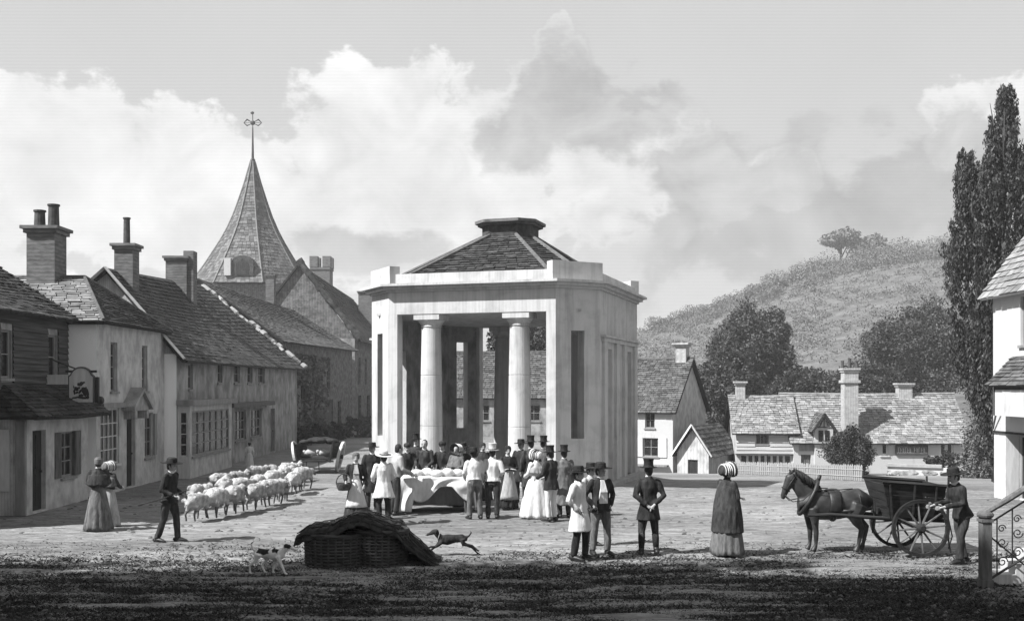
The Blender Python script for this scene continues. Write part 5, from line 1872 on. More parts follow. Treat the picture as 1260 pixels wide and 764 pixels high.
person(678, 641, 'man in black tailcoat, top hat and white trousers', 1.66, 230, lean=3, arms={'R': FRONT(-1), 'L': FRONT(1)}, wear=dict(coat=('cloth_black', .78, .05), trousers='cloth_white', hat=('top', 'felt_black')))
person(694, 637, 'man in long grey greatcoat and hat right of the white trousered man', 1.64, 190, wear=dict(coat=('cloth_mid', .34, .10), trousers='cloth_dark', hat=('top', 'felt_black')))

person(512, 611, 'man in tall dark hat standing behind the bareheaded men at the table', 1.70, -5, wear=dict(coat=('cloth_dark', .7, .05), trousers='cloth_dark', hat=('top', 'felt_black')))
person(574, 620, 'man in dark jacket leaning in between the linen and the shirtsleeved man', 1.62, -40, lean=12, arms={'R': FRONT(-1, .4), 'L': FRONT(1, .4)}, wear=dict(coat=('cloth_dark', .9, .04), trousers='cloth_mid', hat=('low', 'felt_black')))
person(594, 616, 'woman in dark hood peering between the two shirtsleeved men', 1.58, 20, wear=dict(skirt=('cloth_dark', .3), coat=('cloth_dark', 1.0, 0), shawl='cloth_dark', hat=('mob', 'cloth_dark')))
person(641, 619, 'man in dark coat and low hat between the aproned woman and the white gown', 1.68, -20, wear=dict(coat=('cloth_black', .6, .06), trousers='cloth_dark', hat=('low', 'felt_black')))
person(669, 618, 'man in grey coat and top hat behind the white trousered man', 1.70, 150, wear=dict(coat=('cloth_mid', .6, .06), trousers='cloth_dark', hat=('top', 'felt_black')))

# the three talking men
person(713, 689, 'man in white smock and black hat with hands in pockets, nearest of three', 1.66, 60, lean=-2, feet=((-.12, .04), (.12, -.08)), arms={'R': POCKET(-1), 'L': POCKET(1)}, wear=dict(coat=('cloth_white', .56, .09), coat_name='smock', trousers='cloth_black', hat=('low', 'felt_black'), cravat='cloth_black'))
person(739, 683, 'man in open dark jacket, pale waistcoat and wide hat, right of the smocked man', 1.68, 20, head=25, feet=((-.14, .05), (.13, -.06)), arms={'R': POCKET(-1), 'L': POCKET(1)}, wear=dict(coat=('cloth_black', .86, .05), shirt='cloth_white', trousers='cloth_mid', hat=('wide', 'felt_black')))
person(727, 672, 'man in pale jacket half hidden between the two talking men', 1.60, 40, wear=dict(coat=('cloth_light', .85, .04), trousers='cloth_mid', hat=('low', 'felt_black')))

person(798, 682, 'man in black coat and top hat standing alone with back turned', 1.68, 185, feet=((-.15, .0), (.15, .02)), arms={'R': BEHIND(-1), 'L': BEHIND(1)}, wear=dict(coat=('cloth_black', .68, .06), trousers='cloth_dark', breech=.4, gaiter='cloth_black', hat=('top', 'felt_black')))
t, ar, tw_ = person(895, 683, 'woman in striped bonnet and long dark cape standing alone', 1.66, 122, head=0, arms={'R': CROSS(-1), 'L': CROSS(1)}, wear=dict(skirt=('cloth_mid', .34), full=True, coat=('cloth_dark', 1.0, 0), shawl='cloth_dark', shawl_hem=.46, shawl_r=.34, hat=('bonnet', 'cloth_dark'), ribbon='cloth_white', cravat='cloth_dark'))
person(1184, 693, 'man in dark jacket and wide hat pushing at the tail of the cart', 1.68, -78, lean=16, feet=((-.1, .10), (.1, -.14)), arms={'R': ((-.22, -.08, 1.16), (-.16, -.44, 1.20)), 'L': ((.22, -.08, 1.16), (.16, -.44, 1.20))}, wear=dict(coat=('cloth_black', .86, .04), trousers='cloth_dark', hat=('wide', 'felt_black')))


# ---- cloth covered table
p0 = rayground(536, 630)
tb = thing('market_table', (p0.x, p0.y, 0), 'long trestle table hidden under a white cloth', 'table')
tw2, td2, tz = .86, .5, .86
MB().box(p0.x - tw2, p0.x + tw2, p0.y - td2 + .3, p0.y + td2 + .3, tz - .05, tz).build('tabletop', 'timber', tb)
for sx_ in (-1, 1):
    for sy_ in (-1, 1):
        x, y = p0.x + sx_ * (tw2 - .15), p0.y + .3 + sy_ * (td2 - .1)
        MB().tube([(x + sx_ * .06, y, 0), (x, y, tz - .052)], .035, 6).build('leg', 'timber', tb)


def drape():
    cx, cy = p0.x, p0.y + .3
    nx, ny = 70, 46
    vs, fs = [], []
    for j in range(ny + 1):
        for i in range(nx + 1):
            u = (i / nx - .5) * 2 * (tw2 + .80)
            v = (j / ny - .5) * 2 * (td2 + .80)
            ox = max(0, abs(u) - tw2)
            oy = max(0, abs(v) - td2)
            o = math.hypot(ox, oy)
            su, sv = (1 if u > 0 else -1), (1 if v > 0 else -1)
            z = tz + .02 + .05 * math.exp(-((u + .2) ** 2) * 3) * noise.noise((u * 3, v * 3, 1)) + .018 * noise.noise((u * 6, v * 6, 4))
            x, y = u, v
            if o > 0:
                hang = o
                lim = tz - .05
                if v < 0 and oy > 0:      # front edge swagged up in two loops
                    lim = .60 - .44 * abs(math.sin((u + .35) * 2.5)) ** 2.2 if u > -.55 else tz - .03
                    lim = max(.22, lim) if u > -.55 else lim
                hang = min(o, .80) / .80 * lim
                k = .04 + .10 * (hang / tz)
                fold = .05 * math.sin(11 * u + 2.2 * math.sin(4 * v)) * min(1, o * 2) if oy > 0 else .05 * math.sin(12 * v) * min(1, o * 2)
                x = max(-tw2, min(tw2, u)) + su * (k + fold * .6) * (ox / (o + 1e-6))
                y = max(-td2, min(td2, v)) + sv * (k + fold) * (oy / (o + 1e-6))
                z = tz + .02 - hang
            vs.append((cx + x, cy + y, max(.012, z)))
    for j in range(ny):
        for i in range(nx):
            a = j * (nx + 1) + i
            fs.append((a, a + 1, a + nx + 2, a + nx + 1))
    m = MB()
    m.add(vs, fs)
    o = m.build('white_cloth', 'cloth_white', None, smooth=True)
    md = o.modifiers.new('thick', 'SOLIDIFY')
    md.thickness = .012
    tag(o, 'white cloth draped in swags over the market table', 'cloth')


drape()
bn = MB()
for k in range(5):
    q = V3((p0.x - .5 + k * .26, p0.y + .25 + .12 * math.sin(k * 2.1), tz + .10))
    bn.ball(q, (.17, .15, .10 + .03 * (k % 2)), 12, 8)
o = link_mesh('folded_cloth', remeshed(bn, .03, 3, 'folded_cloth'), 'cloth_white')
tag(o, 'heap of folded white linen lying on the table top', 'linen')


# ---- sheep
def make_sheep(seed, headdown=0.0):
    g = random.Random(seed)
    b = MB()
    b.tube([(0, -.36, .47), (0, -.22, .50), (0, .0, .50), (0, .22, .52), (0, .36, .50), (0, .43, .46)], [(.12, .13), (.19, .19), (.215, .21), (.215, .215), (.18, .185), (.09, .10)], 14, ref=(1, 0, 0), rnd=True)
    for i in range(30):
        a, y = g.uniform(-.6, 3.74), g.uniform(-.32, .38)
        b.ball((math.cos(a) * .17, y, .51 + math.sin(a) * .17), g.uniform(.05, .07), 6, 5)
    b.tube([(0, -.34, .55), (0, -.46, .62 - headdown * .1), (0, -.52, .66 - headdown * .2)], [.11, .09, .07], 10)
    b.tube([(0, -.48, .69 - headdown * .2), (0, -.58, .64 - headdown * .22), (0, -.68, .56 - headdown * .24)], [(.068, .075), (.062, .066), (.036, .04)], 10, ref=(1, 0, 0), rnd=True)
    for s in (-1, 1):
        b.tube([(s * .06, -.50, .70 - headdown * .2), (s * .15, -.48, .67 - headdown * .2)], [(.03, .014), (.018, .01)], 6)
        b.tube([(s * .12, -.26, .40), (s * .12, -.27 + g.uniform(-.05, .05), .22), (s * .12, -.26 + g.uniform(-.06, .06), .03)], [.07, .032, .028], 7)
        hk = g.uniform(-.03, .05)
        b.tube([(s * .12, .28, .42), (s * .125, .24, .32), (s * .125, .33 + hk, .22), (s * .125, .29 + hk, .03)], [.09, .06, .034, .028], 7)
    b.tube([(0, .42, .52), (0, .47, .44), (0, .47, .30)], [.045, .05, .03], 7)
    me = remeshed(b, .022, 2, 'sheep')
    me.materials.append(MATS['fleece'])
    me.materials.append(MATS['sheep_leg'])
    for p in me.polygons:
        c = p.center
        if c.z < .30 and abs(c.y) < .42 or c.y < -.56:
            p.material_index = 1
    return me


SH = [make_sheep(1), make_sheep(2, .5), make_sheep(3, .15)]
flock = [(243, 641, -14, 'leftmost sheep at the near end of the flock, just before the shepherd'),
         (267, 637, -6, 'second sheep from the shepherd along the near edge of the flock'),
         (289, 632, -18, 'third sheep from the shepherd along the near edge of the flock'),
         (316, 627, 4, 'stout sheep seen from behind in the middle of the near edge'),
         (335, 622, -12, 'fifth sheep from the shepherd along the near edge of the flock'),
         (347, 617, 8, 'darker sheep near the right end of the flock'),
         (362, 608, -4, 'sheep second from the head of the flock behind the cart'),
         (373, 603, -10, 'leading sheep nearest the cart at the right end of the flock')]
mid = [(254, 622), (276, 620), (298, 616), (272, 611), (293, 607), (318, 611), (315, 602), (337, 607), (335, 598), (352, 598), (357, 593), (242, 626)]
for i, (px, py, rz, lb) in enumerate(flock + [(a, b, random.uniform(-24, 4), 'sheep packed in the far rows of the flock, only backs showing') for a, b in mid]):
    p = rayground(px, py)
    o = link_mesh('sheep', SH[i % 3], None)
    o.location = p
    s = random.uniform(.80, 1.02)
    o.scale = (s, s, s)
    o.rotation_euler = (0, 0, R(180 + rz + random.uniform(-16, 16)))
    tag(o, lb, 'sheep', 'flock of sheep driven along the street')


# ---- dogs (built facing -Y, side on by rotation)
def dog(px, py, label, run, mm, spots, rz, k):
    b = MB()
    b.tube([(0, -.26, .40), (0, -.12, .40), (0, .06, .42), (0, .22, .43), (0, .29, .41)], [(.075, .10), (.095, .125), (.075, .09), (.08, .095), (.05, .06)], 12, ref=(1, 0, 0), rnd=True)
    b.tube([(0, -.26, .44), (0, -.37, .54)], [.075, .06], 10)
    b.tube([(0, -.36, .585), (0, -.44, .575), (0, -.52, .53), (0, -.58, .51)], [(.058, .06), (.058, .058), (.034, .034), (.024, .024)], 10, ref=(1, 0, 0), rnd=True)
    for s in (-1, 1):
        b.tube([(s * .045, -.36, .62), (s * .085, -.38, .60), (s * .09, -.40, .53)], [(.03, .012), (.032, .012), (.015, .01)], 6)
        if run:
            b.tube([(s * .07, -.22, .38), (s * .07, -.36, .26), (s * .07, -.50, .20 + s * .05), (s * .07, -.55, .18 + s * .05)], [.06, .034, .024, .026], 7)
            b.tube([(s * .07, .22, .42), (s * .075, .24, .30), (s * .075, .44, .24 + s * .03), (s * .075, .56, .12 + s * .04), (s * .075, .60, .11 + s * .04)], [.08, .05, .028, .022, .024], 7)
        else:
            st_ = .10 * s
            b.tube([(s * .07, -.20, .38), (s * .07, -.19 + st_, .21), (s * .07, -.21 + st_ * 1.6, .03), (s * .07, -.26 + st_ * 1.6, .022)], [.06, .032, .024, .022], 7)
            b.tube([(s * .07, .20, .42), (s * .075, .16 - st_, .29), (s * .075, .28 - st_, .17), (s * .075, .25 - st_ * 1.3, .03), (s * .075, .20 - st_ * 1.3, .022)], [.085, .05, .026, .022, .022], 7)
    b.tube([(0, .27, .45), (0, .36, .52), (0, .38, .62), (0, .31, .67)] if not run else [(0, .27, .45), (0, .36, .47), (0, .42, .55), (0, .40, .60)], [.03, .024, .02, .012], 7)
    me = remeshed(b, .014, 3, 'dog')
    me.materials.append(MATS[mm])
    me.materials.append(MATS['cloth_black'])
    for p in me.polygons:
        c = p.center.copy()
        c += V3((0, .05 * noise.noise(c * 9), .06 * noise.noise(c * 11 + V3((5, 0, 0)))))
        if spots and ((c.z > .43 and -.02 < c.y < .24) or (c.z > .45 and -.22 < c.y < -.10) or (c.z > .56 and c.y < -.33 and abs(c.x) > .03 and c.y > -.47) or (c.z > .60 and c.y > .28)):
            p.material_index = 1
    o = link_mesh('dog', me, None)
    o.location = rayground(px, py)
    if run:
        o.location.z += -.02
    o.scale = (k, k, k)
    o.rotation_euler = (0, 0, R(rz))
    tag(o, label, 'dog')
    ey = MB()
    for s in (-1, 1):
        ey.ball((s * .042, -.455, .595), .010, 6, 4)
    ey.ball((0, -.60, .512), .014, 6, 4)
    ey.build('face_features', 'leather', o)
    if run:
        MB().tube([(.07 * math.cos(a), -.31 + .02 * math.sin(a), .49 + .07 * math.sin(a)) for a in np.linspace(0, 2 * math.pi, 13)], .012, 5, cap=False).build('collar', 'cloth_light', o)


dog(331, 706, 'white dog with dark patches and raised tail, left of the hampers', False, 'dog_white', True, 82, .82)
dog(557, 684, 'small black dog running left, right of the covered hampers', True, 'cloth_black', False, -86, .82)


# ---- horse
def horse():
    base = rayground(1016, 679)
    t = thing('horse', base, 'dark pony in harness standing between the cart shafts', 'horse')
    BASE[t.name] = Vector((0, 0, 0))
    b = MB()
    # x forward is -x (the pony faces left); z up; built around the base point
    b.tube([(-.36, 0, .90), (-.20, 0, .90), (.0, 0, .88), (.22, 0, .88), (.45, 0, .93), (.64, 0, .98), (.76, 0, .96)],
           [(.16, .23), (.21, .29), (.235, .27), (.24, .26), (.22, .255), (.20, .24), (.12, .16)], 16, ref=(0, 1, 0), rnd=True)
    b.tube([(-.20, 0, 1.02), (-.38, 0, 1.14), (-.52, 0, 1.30), (-.60, 0, 1.42)], [(.12, .24), (.10, .20), (.082, .15), (.07, .11)], 12, ref=(0, 1, 0))
    b.tube([(-.58, 0, 1.46), (-.66, 0, 1.40), (-.73, 0, 1.25), (-.79, 0, 1.10), (-.81, 0, 1.04)], [(.07, .08), (.082, .115), (.065, .085), (.05, .06), (.045, .05)], 12, ref=(0, 1, 0), rnd=True)
    for s in (-1, 1):
        b.tube([(-.57, s * .05, 1.49), (-.58, s * .065, 1.56), (-.585, s * .065, 1.63)], [.03, .028, .008], 6)
        fx = -.02 * s
        b.tube([(-.28, s * .13, .86), (-.27 + fx, s * .14, .68), (-.25 + fx, s * .13, .47), (-.24 + fx, s * .13, .40), (-.24 + fx, s * .13, .17), (-.27 + fx, s * .13, .09)], [.12, .09, .058, .056, .038, .045], 9)
        b.tube([(-.255 + fx, s * .13, .12), (-.30 + fx, s * .13, .035)], [.045, .062], 9)
        hx = .05 + .09 * s
        b.tube([(.58, s * .12, .92), (.50 + hx * .3, s * .15, .70), (.58 + hx * .7, s * .14, .58), (.68 + hx, s * .13, .46), (.66 + hx, s * .13, .38), (.62 + hx, s * .13, .17), (.59 + hx, s * .13, .09)], [.19, .15, .095, .06, .05, .038, .045], 9)
        b.tube([(.61 + hx, s * .13, .12), (.56 + hx, s * .13, .035)], [.045, .062], 9)
    me = remeshed(b, .02, 5, 'body')
    link_mesh('body', me, 'horse_hide', t)
    mn = MB()
    for i in range(26):
        f = i / 25
        p = V3((-.16, 0, 1.24)).lerp(V3((-.60, 0, 1.55)), f) + V3((0.02, 0, .05 * math.sin(f * 3.1)))
        q = p + V3((random.uniform(.0, .08), -.10, -random.uniform(.12, .2)))
        mn.tube([p + V3((0, .02, 0)), p.lerp(q, .4) + V3((0, -.05, .03)), q], [.03, .028, .008], 5)
    for i in range(5):
        mn.tube([(-.60, 0, 1.55), (-.68, random.uniform(-.05, .05), 1.50), (-.72, random.uniform(-.06, .06), 1.38)], [.025, .02, .006], 5)
    mn.build('mane', 'hair_dark', t, smooth=True)
    tl = MB()
    for i in range(16):
        a = random.uniform(-.05, .05)
        tl.tube([(.80, 0, 1.04), (.90, a, .95), (.93 + a * .5, a * 1.3, .70), (.90 + a, a * 1.5, .36 + random.uniform(0, .1))], [.03, .03, .028, .008], 5)
    tl.build('tail', 'hair_dark', t, smooth=True)
    for s in (-1, 1):
        MB().ball((-.68, s * .075, 1.375), .018, 8, 6).build('eye', 'leather', t)
    cl = MB()
    pts = [(-.33 + .17 * math.sin(a) + .0, .20 * math.cos(a), 1.04 + .31 * math.sin(a)) for a in np.linspace(0, 2 * math.pi, 25)]
    cl.tube(pts, [(.042, .042)] * 25, 8, cap=False)
    cl.tube([(-.15, .0, 1.34), (-.10, 0, 1.46)], [.04, .03], 6)
    cl.build('collar', 'leather', t, smooth=True)
    sd = MB()
    for (x0, w, z) in ((.12, .16, .0),):
        ring = [(x0, .275 * math.cos(a), .90 + .285 * math.sin(a)) for a in np.linspace(-.5, math.pi + .5, 19)]
        sd.tube(ring, [(.12, .03)] * 19, 8, ref=(1, 0, 0))
    gr = [(x0, .275 * math.cos(a), .88 + .285 * math.sin(a)) for a in np.linspace(0, 2 * math.pi, 25)]
    sd.tube(gr, [(.035, .015)] * 25, 6, cap=False, ref=(1, 0, 0))
    sd.build('saddle', 'leather', t, smooth=True)
    br = MB()

    def loop(c, ry, rz_, tilt, r=.012):
        ps = []
        for a in np.linspace(0, 2 * math.pi, 17):
            y, q = ry * math.cos(a), rz_ * math.sin(a)
            ps.append((c[0] + q * math.sin(tilt), y, c[2] + q * math.cos(tilt)))
        br.tube(ps, r, 5, cap=False)
    loop((-.755, 0, 1.19), .068, .085, -1.05)
    loop((-.62, 0, 1.46), .088, .12, -.55)
    for s in (-1, 1):
        br.tube([(-.60, s * .085, 1.44), (-.70, s * .082, 1.30), (-.78, s * .06, 1.12)], .011, 5)
        br.tube([(-.79, s * .055, 1.09), (-.66, s * .14, .97), (-.48, s * .17, 1.0), (-.28, s * .2, 1.2), (.1, s * .2, 1.19)], .010, 5)
    br.build('bridle', 'leather', t, smooth=True)
    bc = MB()
    bc.tube([(.14, -.26, .80), (.5, -.27, .82), (.80, -.17, .84), (.87, 0, .84), (.80, .17, .84), (.5, .27, .82), (.14, .26, .80)], [(.012, .03)] * 7, 6)
    bc.tube([(.15, 0, 1.175), (.5, 0, 1.20), (.78, 0, 1.09)], .014, 5)
    for s in (-1, 1):
        bc.tube([(.55, 0, 1.2), (.58, s * .2, 1.10), (.60, s * .265, .83)], .012, 5)
    bc.build('breeching', 'leather', t, smooth=True)
    return base


hb = horse()


# ---- tip cart
def tip_cart(o):
    t = thing('tip_cart', (o.x + 1.57, o.y, o.z), 'dark two wheeled tip cart with spoked wheels behind the pony', 'cart')

    def P(x, y, z):
        return V3((o.x + x, o.y + y, o.z + z))
    hw0, hw1 = .40, .55

    def board(pts, th_dir, name, m='cart_wood'):
        a = [V3(p) for p in pts]
        d = V3(th_dir)
        MB().hexa([P(*a[0]), P(*a[1]), P(*(a[1] + d)), P(*(a[0] + d)), P(*a[3]), P(*a[2]), P(*(a[2] + d)), P(*(a[3] + d))]).build(name, m, t)
    # sides of three planks each, splayed
    for s in (-1, 1):
        for k in range(3):
            f0, f1 = k / 3 + .008, (k + 1) / 3 - .008
            def L(f):
                return (1.08 + (.90 - 1.08) * f, s * (hw0 + (hw1 - hw0) * f), .70 + (1.36 - .70) * f)
            def Rr(f):
                return (2.06, s * (hw0 + (hw1 - hw0) * f), .68 + (1.27 - .68) * f)
            board([L(f0), Rr(f0), Rr(f1), L(f1)], (0, -s * .03, 0), 'side_plank')
        rl_ = MB().tube([P(.88, s * (hw1 + .01), 1.385), P(2.10, s * (hw1 + .01), 1.295)], [(.03, .035)] * 2, 4)
        rl_.build('top_rail', 'cart_wood', t)
        for x in (1.12, 1.5, 1.9):
            MB().tube([P(x, s * (hw0 + .02), .66), P(x - (.1 if x < 1.2 else .02), s * (hw1 + .025), 1.33)], .022, 5).build('stanchion', 'cart_wood', t)
        MB().tube([P(2.12, s * .46, .55), P(2.12, s * .52, 1.56 if s < 0 else 1.40)], [.03, .02], 6).build('tail_post', 'cart_wood', t)
        MB().tube([P(-.42, s * .30, .74), P(.0, s * .31, .75), P(1.05, s * .34, .68), P(2.15, s * .36, .64)], [.03, .034, .038, .038], 7).build('shaft', 'cart_wood', t, smooth=True)
    for k in range(4):
        z0, z1 = .70 + k * .16, .70 + k * .16 + .15
        f0, f1 = (z0 - .7) / .66, (z1 - .7) / .66
        xa, xb = 1.08 - .18 * f0, 1.08 - .18 * f1
        wa, wb = hw0 + (hw1 - hw0) * f0 - .035, hw0 + (hw1 - hw0) * f1 - .035
        board([(xa, -wa, z0), (xa, wa, z0), (xb, wb, z1), (xb, -wb, z1)], (.03, 0, 0), 'front_plank')
        board([(2.03, -wa, z0), (2.03, wa, z0), (2.03, wb, z1 - .02), (2.03, -wb, z1 - .02)], (.028, 0, 0), 'tailboard_plank')
    for k in range(5):
        y0 = -.36 + k * .146
        board([(1.06, y0, .66), (2.05, y0, .64), (2.05, y0, .675), (1.06, y0, .695)], (0, .138, 0), 'floor_plank')
    MB().tube([P(1.57, -.66, .535), P(1.57, .66, .535)], .035, 8).build('axle', 'iron', t)
    ld = MB()
    for k in range(9):
        ld.ball(P(1.1 + .1 * k, random.uniform(-.2, .2), 1.12), (.2, .25, .12), 8, 6)
    wheel_r = .52
    for s in (-1, 1):
        c = P(1.57, s * .60, .535)
        fe = MB()
        n = 36
        for ring, (r0, r1, w) in enumerate(((wheel_r - .055, wheel_r - .008, .035),)):
            vs, fs = [], []
            for i in range(n):
                a = 2 * math.pi * i / n
                for (r, y) in ((r0, -w), (r1, -w), (r1, w), (r0, w)):
                    vs.append(c + V3((r * math.cos(a), y, r * math.sin(a))))
            for i in range(n):
                j = (i + 1) % n
                for q in range(4):
                    fs.append((i * 4 + q, i * 4 + (q + 1) % 4, j * 4 + (q + 1) % 4, j * 4 + q))
            fe.add(vs, fs)
        wo = fe.build('wheel', 'cart_wood', t)
        ty = MB()
        vs, fs = [], []
        for i in range(n):
            a = 2 * math.pi * i / n
            for (r, y) in ((wheel_r - .007, -.037), (wheel_r + .008, -.037), (wheel_r + .008, .037), (wheel_r - .007, .037)):
                vs.append(c + V3((r * math.cos(a), y, r * math.sin(a))))
        for i in range(n):
            j = (i + 1) % n
            for q in range(4):
                fs.append((i * 4 + q, i * 4 + (q + 1) % 4, j * 4 + (q + 1) % 4, j * 4 + q))
        ty.add(vs, fs)
        ty.build('tyre', 'iron', wo)
        hbm = MB()
        hbm.tube([c + V3((0, -.11, 0)), c + V3((0, -.05, 0)), c + V3((0, .05, 0)), c + V3((0, .11, 0))], [.045, .085, .085, .05], 14)
        hbm.build('hub', 'cart_wood', wo)
        for i in range(12):
            a = 2 * math.pi * i / 12 + .1
            d = V3((math.cos(a), 0, math.sin(a)))
            MB().tube([c + d * .07, c + d * (wheel_r - .05)], [.022, .016], 5).build('spoke', 'timber', wo)
    lg = MB().tube([P(2.14, -.40, .66), P(2.16, -.42, .25), P(2.20, -.42, .06)], .018, 5)
    lg.tube([P(2.2, -.30, .70), P(2.26, -.34, .35), P(2.18, -.36, .12)], .013, 5)
    lg.build('tail_chain', 'iron', t)


tip_cart(hb)


# ---- loaded cart seen from behind, far end of the flock
def rear_cart():
    o = rayground(386, 583)
    t = thing('loaded_cart', o, 'loaded cart seen from behind with pale wheels, beyond the sheep', 'cart')

    def P(x, y, z):
        return V3((o.x + x, o.y + y, o.z + z))
    MB().box(o.x - .55, o.x + .55, o.y, o.y + 1.9, o.z + .50, o.z + .56).build('floor', 'cart_wood', t)
    for s in (-1, 1):
        for k in range(3):
            z0, z1 = .565 + k * .17, .565 + k * .17 + .16
            f0, f1 = k / 3, (k + 1) / 3
            MB().hexa([P(s * (.55 + .10 * f0), 0, z0), P(s * (.59 + .10 * f0), 0, z0), P(s * (.59 + .10 * f0), 1.9, z0), P(s * (.55 + .10 * f0), 1.9, z0),
                       P(s * (.55 + .10 * f1), 0, z1), P(s * (.59 + .10 * f1), 0, z1), P(s * (.59 + .10 * f1), 1.9, z1), P(s * (.55 + .10 * f1), 1.9, z1)]).build('side_plank', 'cart_wood', t)
        MB().tube([P(s * .58, -.03, .42), P(s * .72, -.03, 1.16)], .03, 6).build('tail_post', 'cart_wood', t)
        wo = MB()
        c = P(s * .80, .95, .56)
        n = 28
        vs, fs = [], []
        tl = s * .22
        for i in range(n):
            a = 2 * math.pi * i / n
            for (r, y) in ((.47, -.045), (.56, -.045), (.56, .045), (.47, .045)):
                vs.append(c + V3((y + tl * r * math.sin(a), r * math.cos(a), r * math.sin(a))))
        for i in range(n):
            j = (i + 1) % n
            for q in range(4):
                fs.append((i * 4 + q, j * 4 + q, j * 4 + (q + 1) % 4, i * 4 + (q + 1) % 4))
        wo.add(vs, fs)
        w_ = wo.build('wheel', 'paint_white', t)
        MB().tube([c + V3((-.1, 0, 0)), c + V3((.1, 0, 0))], .08, 10).build('hub', 'cart_wood', w_)
        for i in range(10):
            a = 2 * math.pi * i / 10
            d = V3((tl * math.sin(a), math.cos(a), math.sin(a)))
            MB().tube([c + d * .07, c + d * .48], .02, 5).build('spoke', 'paint_grey', w_)
        MB().tube([P(s * .42, -.05, .46), P(s * .42, 2.6, .62)], .03, 6).build('shaft', 'cart_wood', t)
    MB().tube([P(-.8, .95, .56), P(.8, .95, .56)], .04, 8).build('axle', 'iron', t)
    MB().tube([P(-.72, -.03, .46), P(.72, -.03, .46)], .035, 6).build('tail_bar', 'cart_wood', t)
    MB().tube([P(-.25, -.02, .45), P(-.28, -.04, .08)], .02, 5).tube([P(.18, -.02, .45), P(.2, -.04, .1)], .02, 5).build('prop', 'cart_wood', t)
    for k, (x, y, z, l, lb) in enumerate(((-.25, .35, .70, .42, 'pale bundle at left in the far cart'), (.28, .4, .72, .36, 'pale bundle at right in the far cart'))):
        b = MB()
        b.tube([P(x - l * .5, y, z - .03), P(x, y - .1, z + .05), P(x + l * .5, y, z)], [.07, .13, .07], 10, rnd=True)
        for q in range(4):
            b.ball(P(x + random.uniform(-.2, .2), y - .08, z + random.uniform(-.05, .08)), .07)
        oo = b.build('bundle', 'meat', None, smooth=True)
        tag(oo, lb, 'bundle', 'bundles in the far cart')
    b = MB()
    for q in range(22):
        x = random.uniform(-.6, .55)
        b.ball(P(x, random.uniform(.1, 1.6), 1.02 + .16 * math.cos(x * 2)), (random.uniform(.12, .24), .25, random.uniform(.07, .13)), 9, 6)
    oo = link_mesh('load_cover', remeshed(b, .03, 2, 'load_cover'), 'tarp')
    tag(oo, 'dark lumpy covering over the load of the far cart', 'tarpaulin')


rear_cart()


# ---- hampers under a tarpaulin in the foreground
def hamper(cx, cy, r, h, label, sx_=1.0, sy_=1.0):
    z0 = gz(cx, cy) - .02
    t = thing('hamper', (cx, cy, z0), label, 'hamper', 'hampers in the foreground')
    n = 26
    for i in range(n):
        a = 2 * math.pi * i / n
        x, y = cx + r * sx_ * math.cos(a), cy + r * sy_ * math.sin(a)
        MB().tube([(x, y, z0), (cx + (x - cx) * 1.05, cy + (y - cy) * 1.05, z0 + h)], .022, 5).build('stake', 'wicker', t)
    wv = MB()
    rows = int(h / .055)
    for j in range(rows):
        z = z0 + .03 + j * .055
        pts = []
        for i in range(n * 2 + 1):
            a = math.pi * i / n
            k = 1 + .05 * (z - z0) / h + (.022 if (i // 1 + j * 1) % 4 in (0, 1) else -.018)
            pts.append((cx + r * sx_ * k * math.cos(a), cy + r * sy_ * k * math.sin(a), z))
        wv.tube(pts, .02, 5, cap=False)
    tag(wv.build('weave', 'wicker', t), kind='stuff')
    MB().tube([(cx + r * sx_ * 1.06 * math.cos(a), cy + r * sy_ * 1.06 * math.sin(a), z0 + h) for a in np.linspace(0, 2 * math.pi, 33)], .035, 6, cap=False).build('rim', 'wicker', t)
    MB().lathe((cx, cy, 0), [(r * .97 * min(sx_, sy_), z0 + .01), (r * min(sx_, sy_), z0 + h - .04)], 24, sx_ / min(sx_, sy_), sy_ / min(sx_, sy_)).build('lining', 'tarp', t)


q = rayground(408, 699)
hamper(q.x, q.y + .45, .52, .56, 'broad wicker hamper at the left end under the tarpaulin', 1.0, .8)
q2 = rayground(466, 698)
hamper(q2.x, q2.y + .42, .44, .62, 'round wicker hamper at the right under the tarpaulin', 1.0, .9)
hamper((q.x + q2.x) / 2 + .05, q.y + 1.05, .42, .66, 'wicker hamper standing behind the other two, mostly hidden')


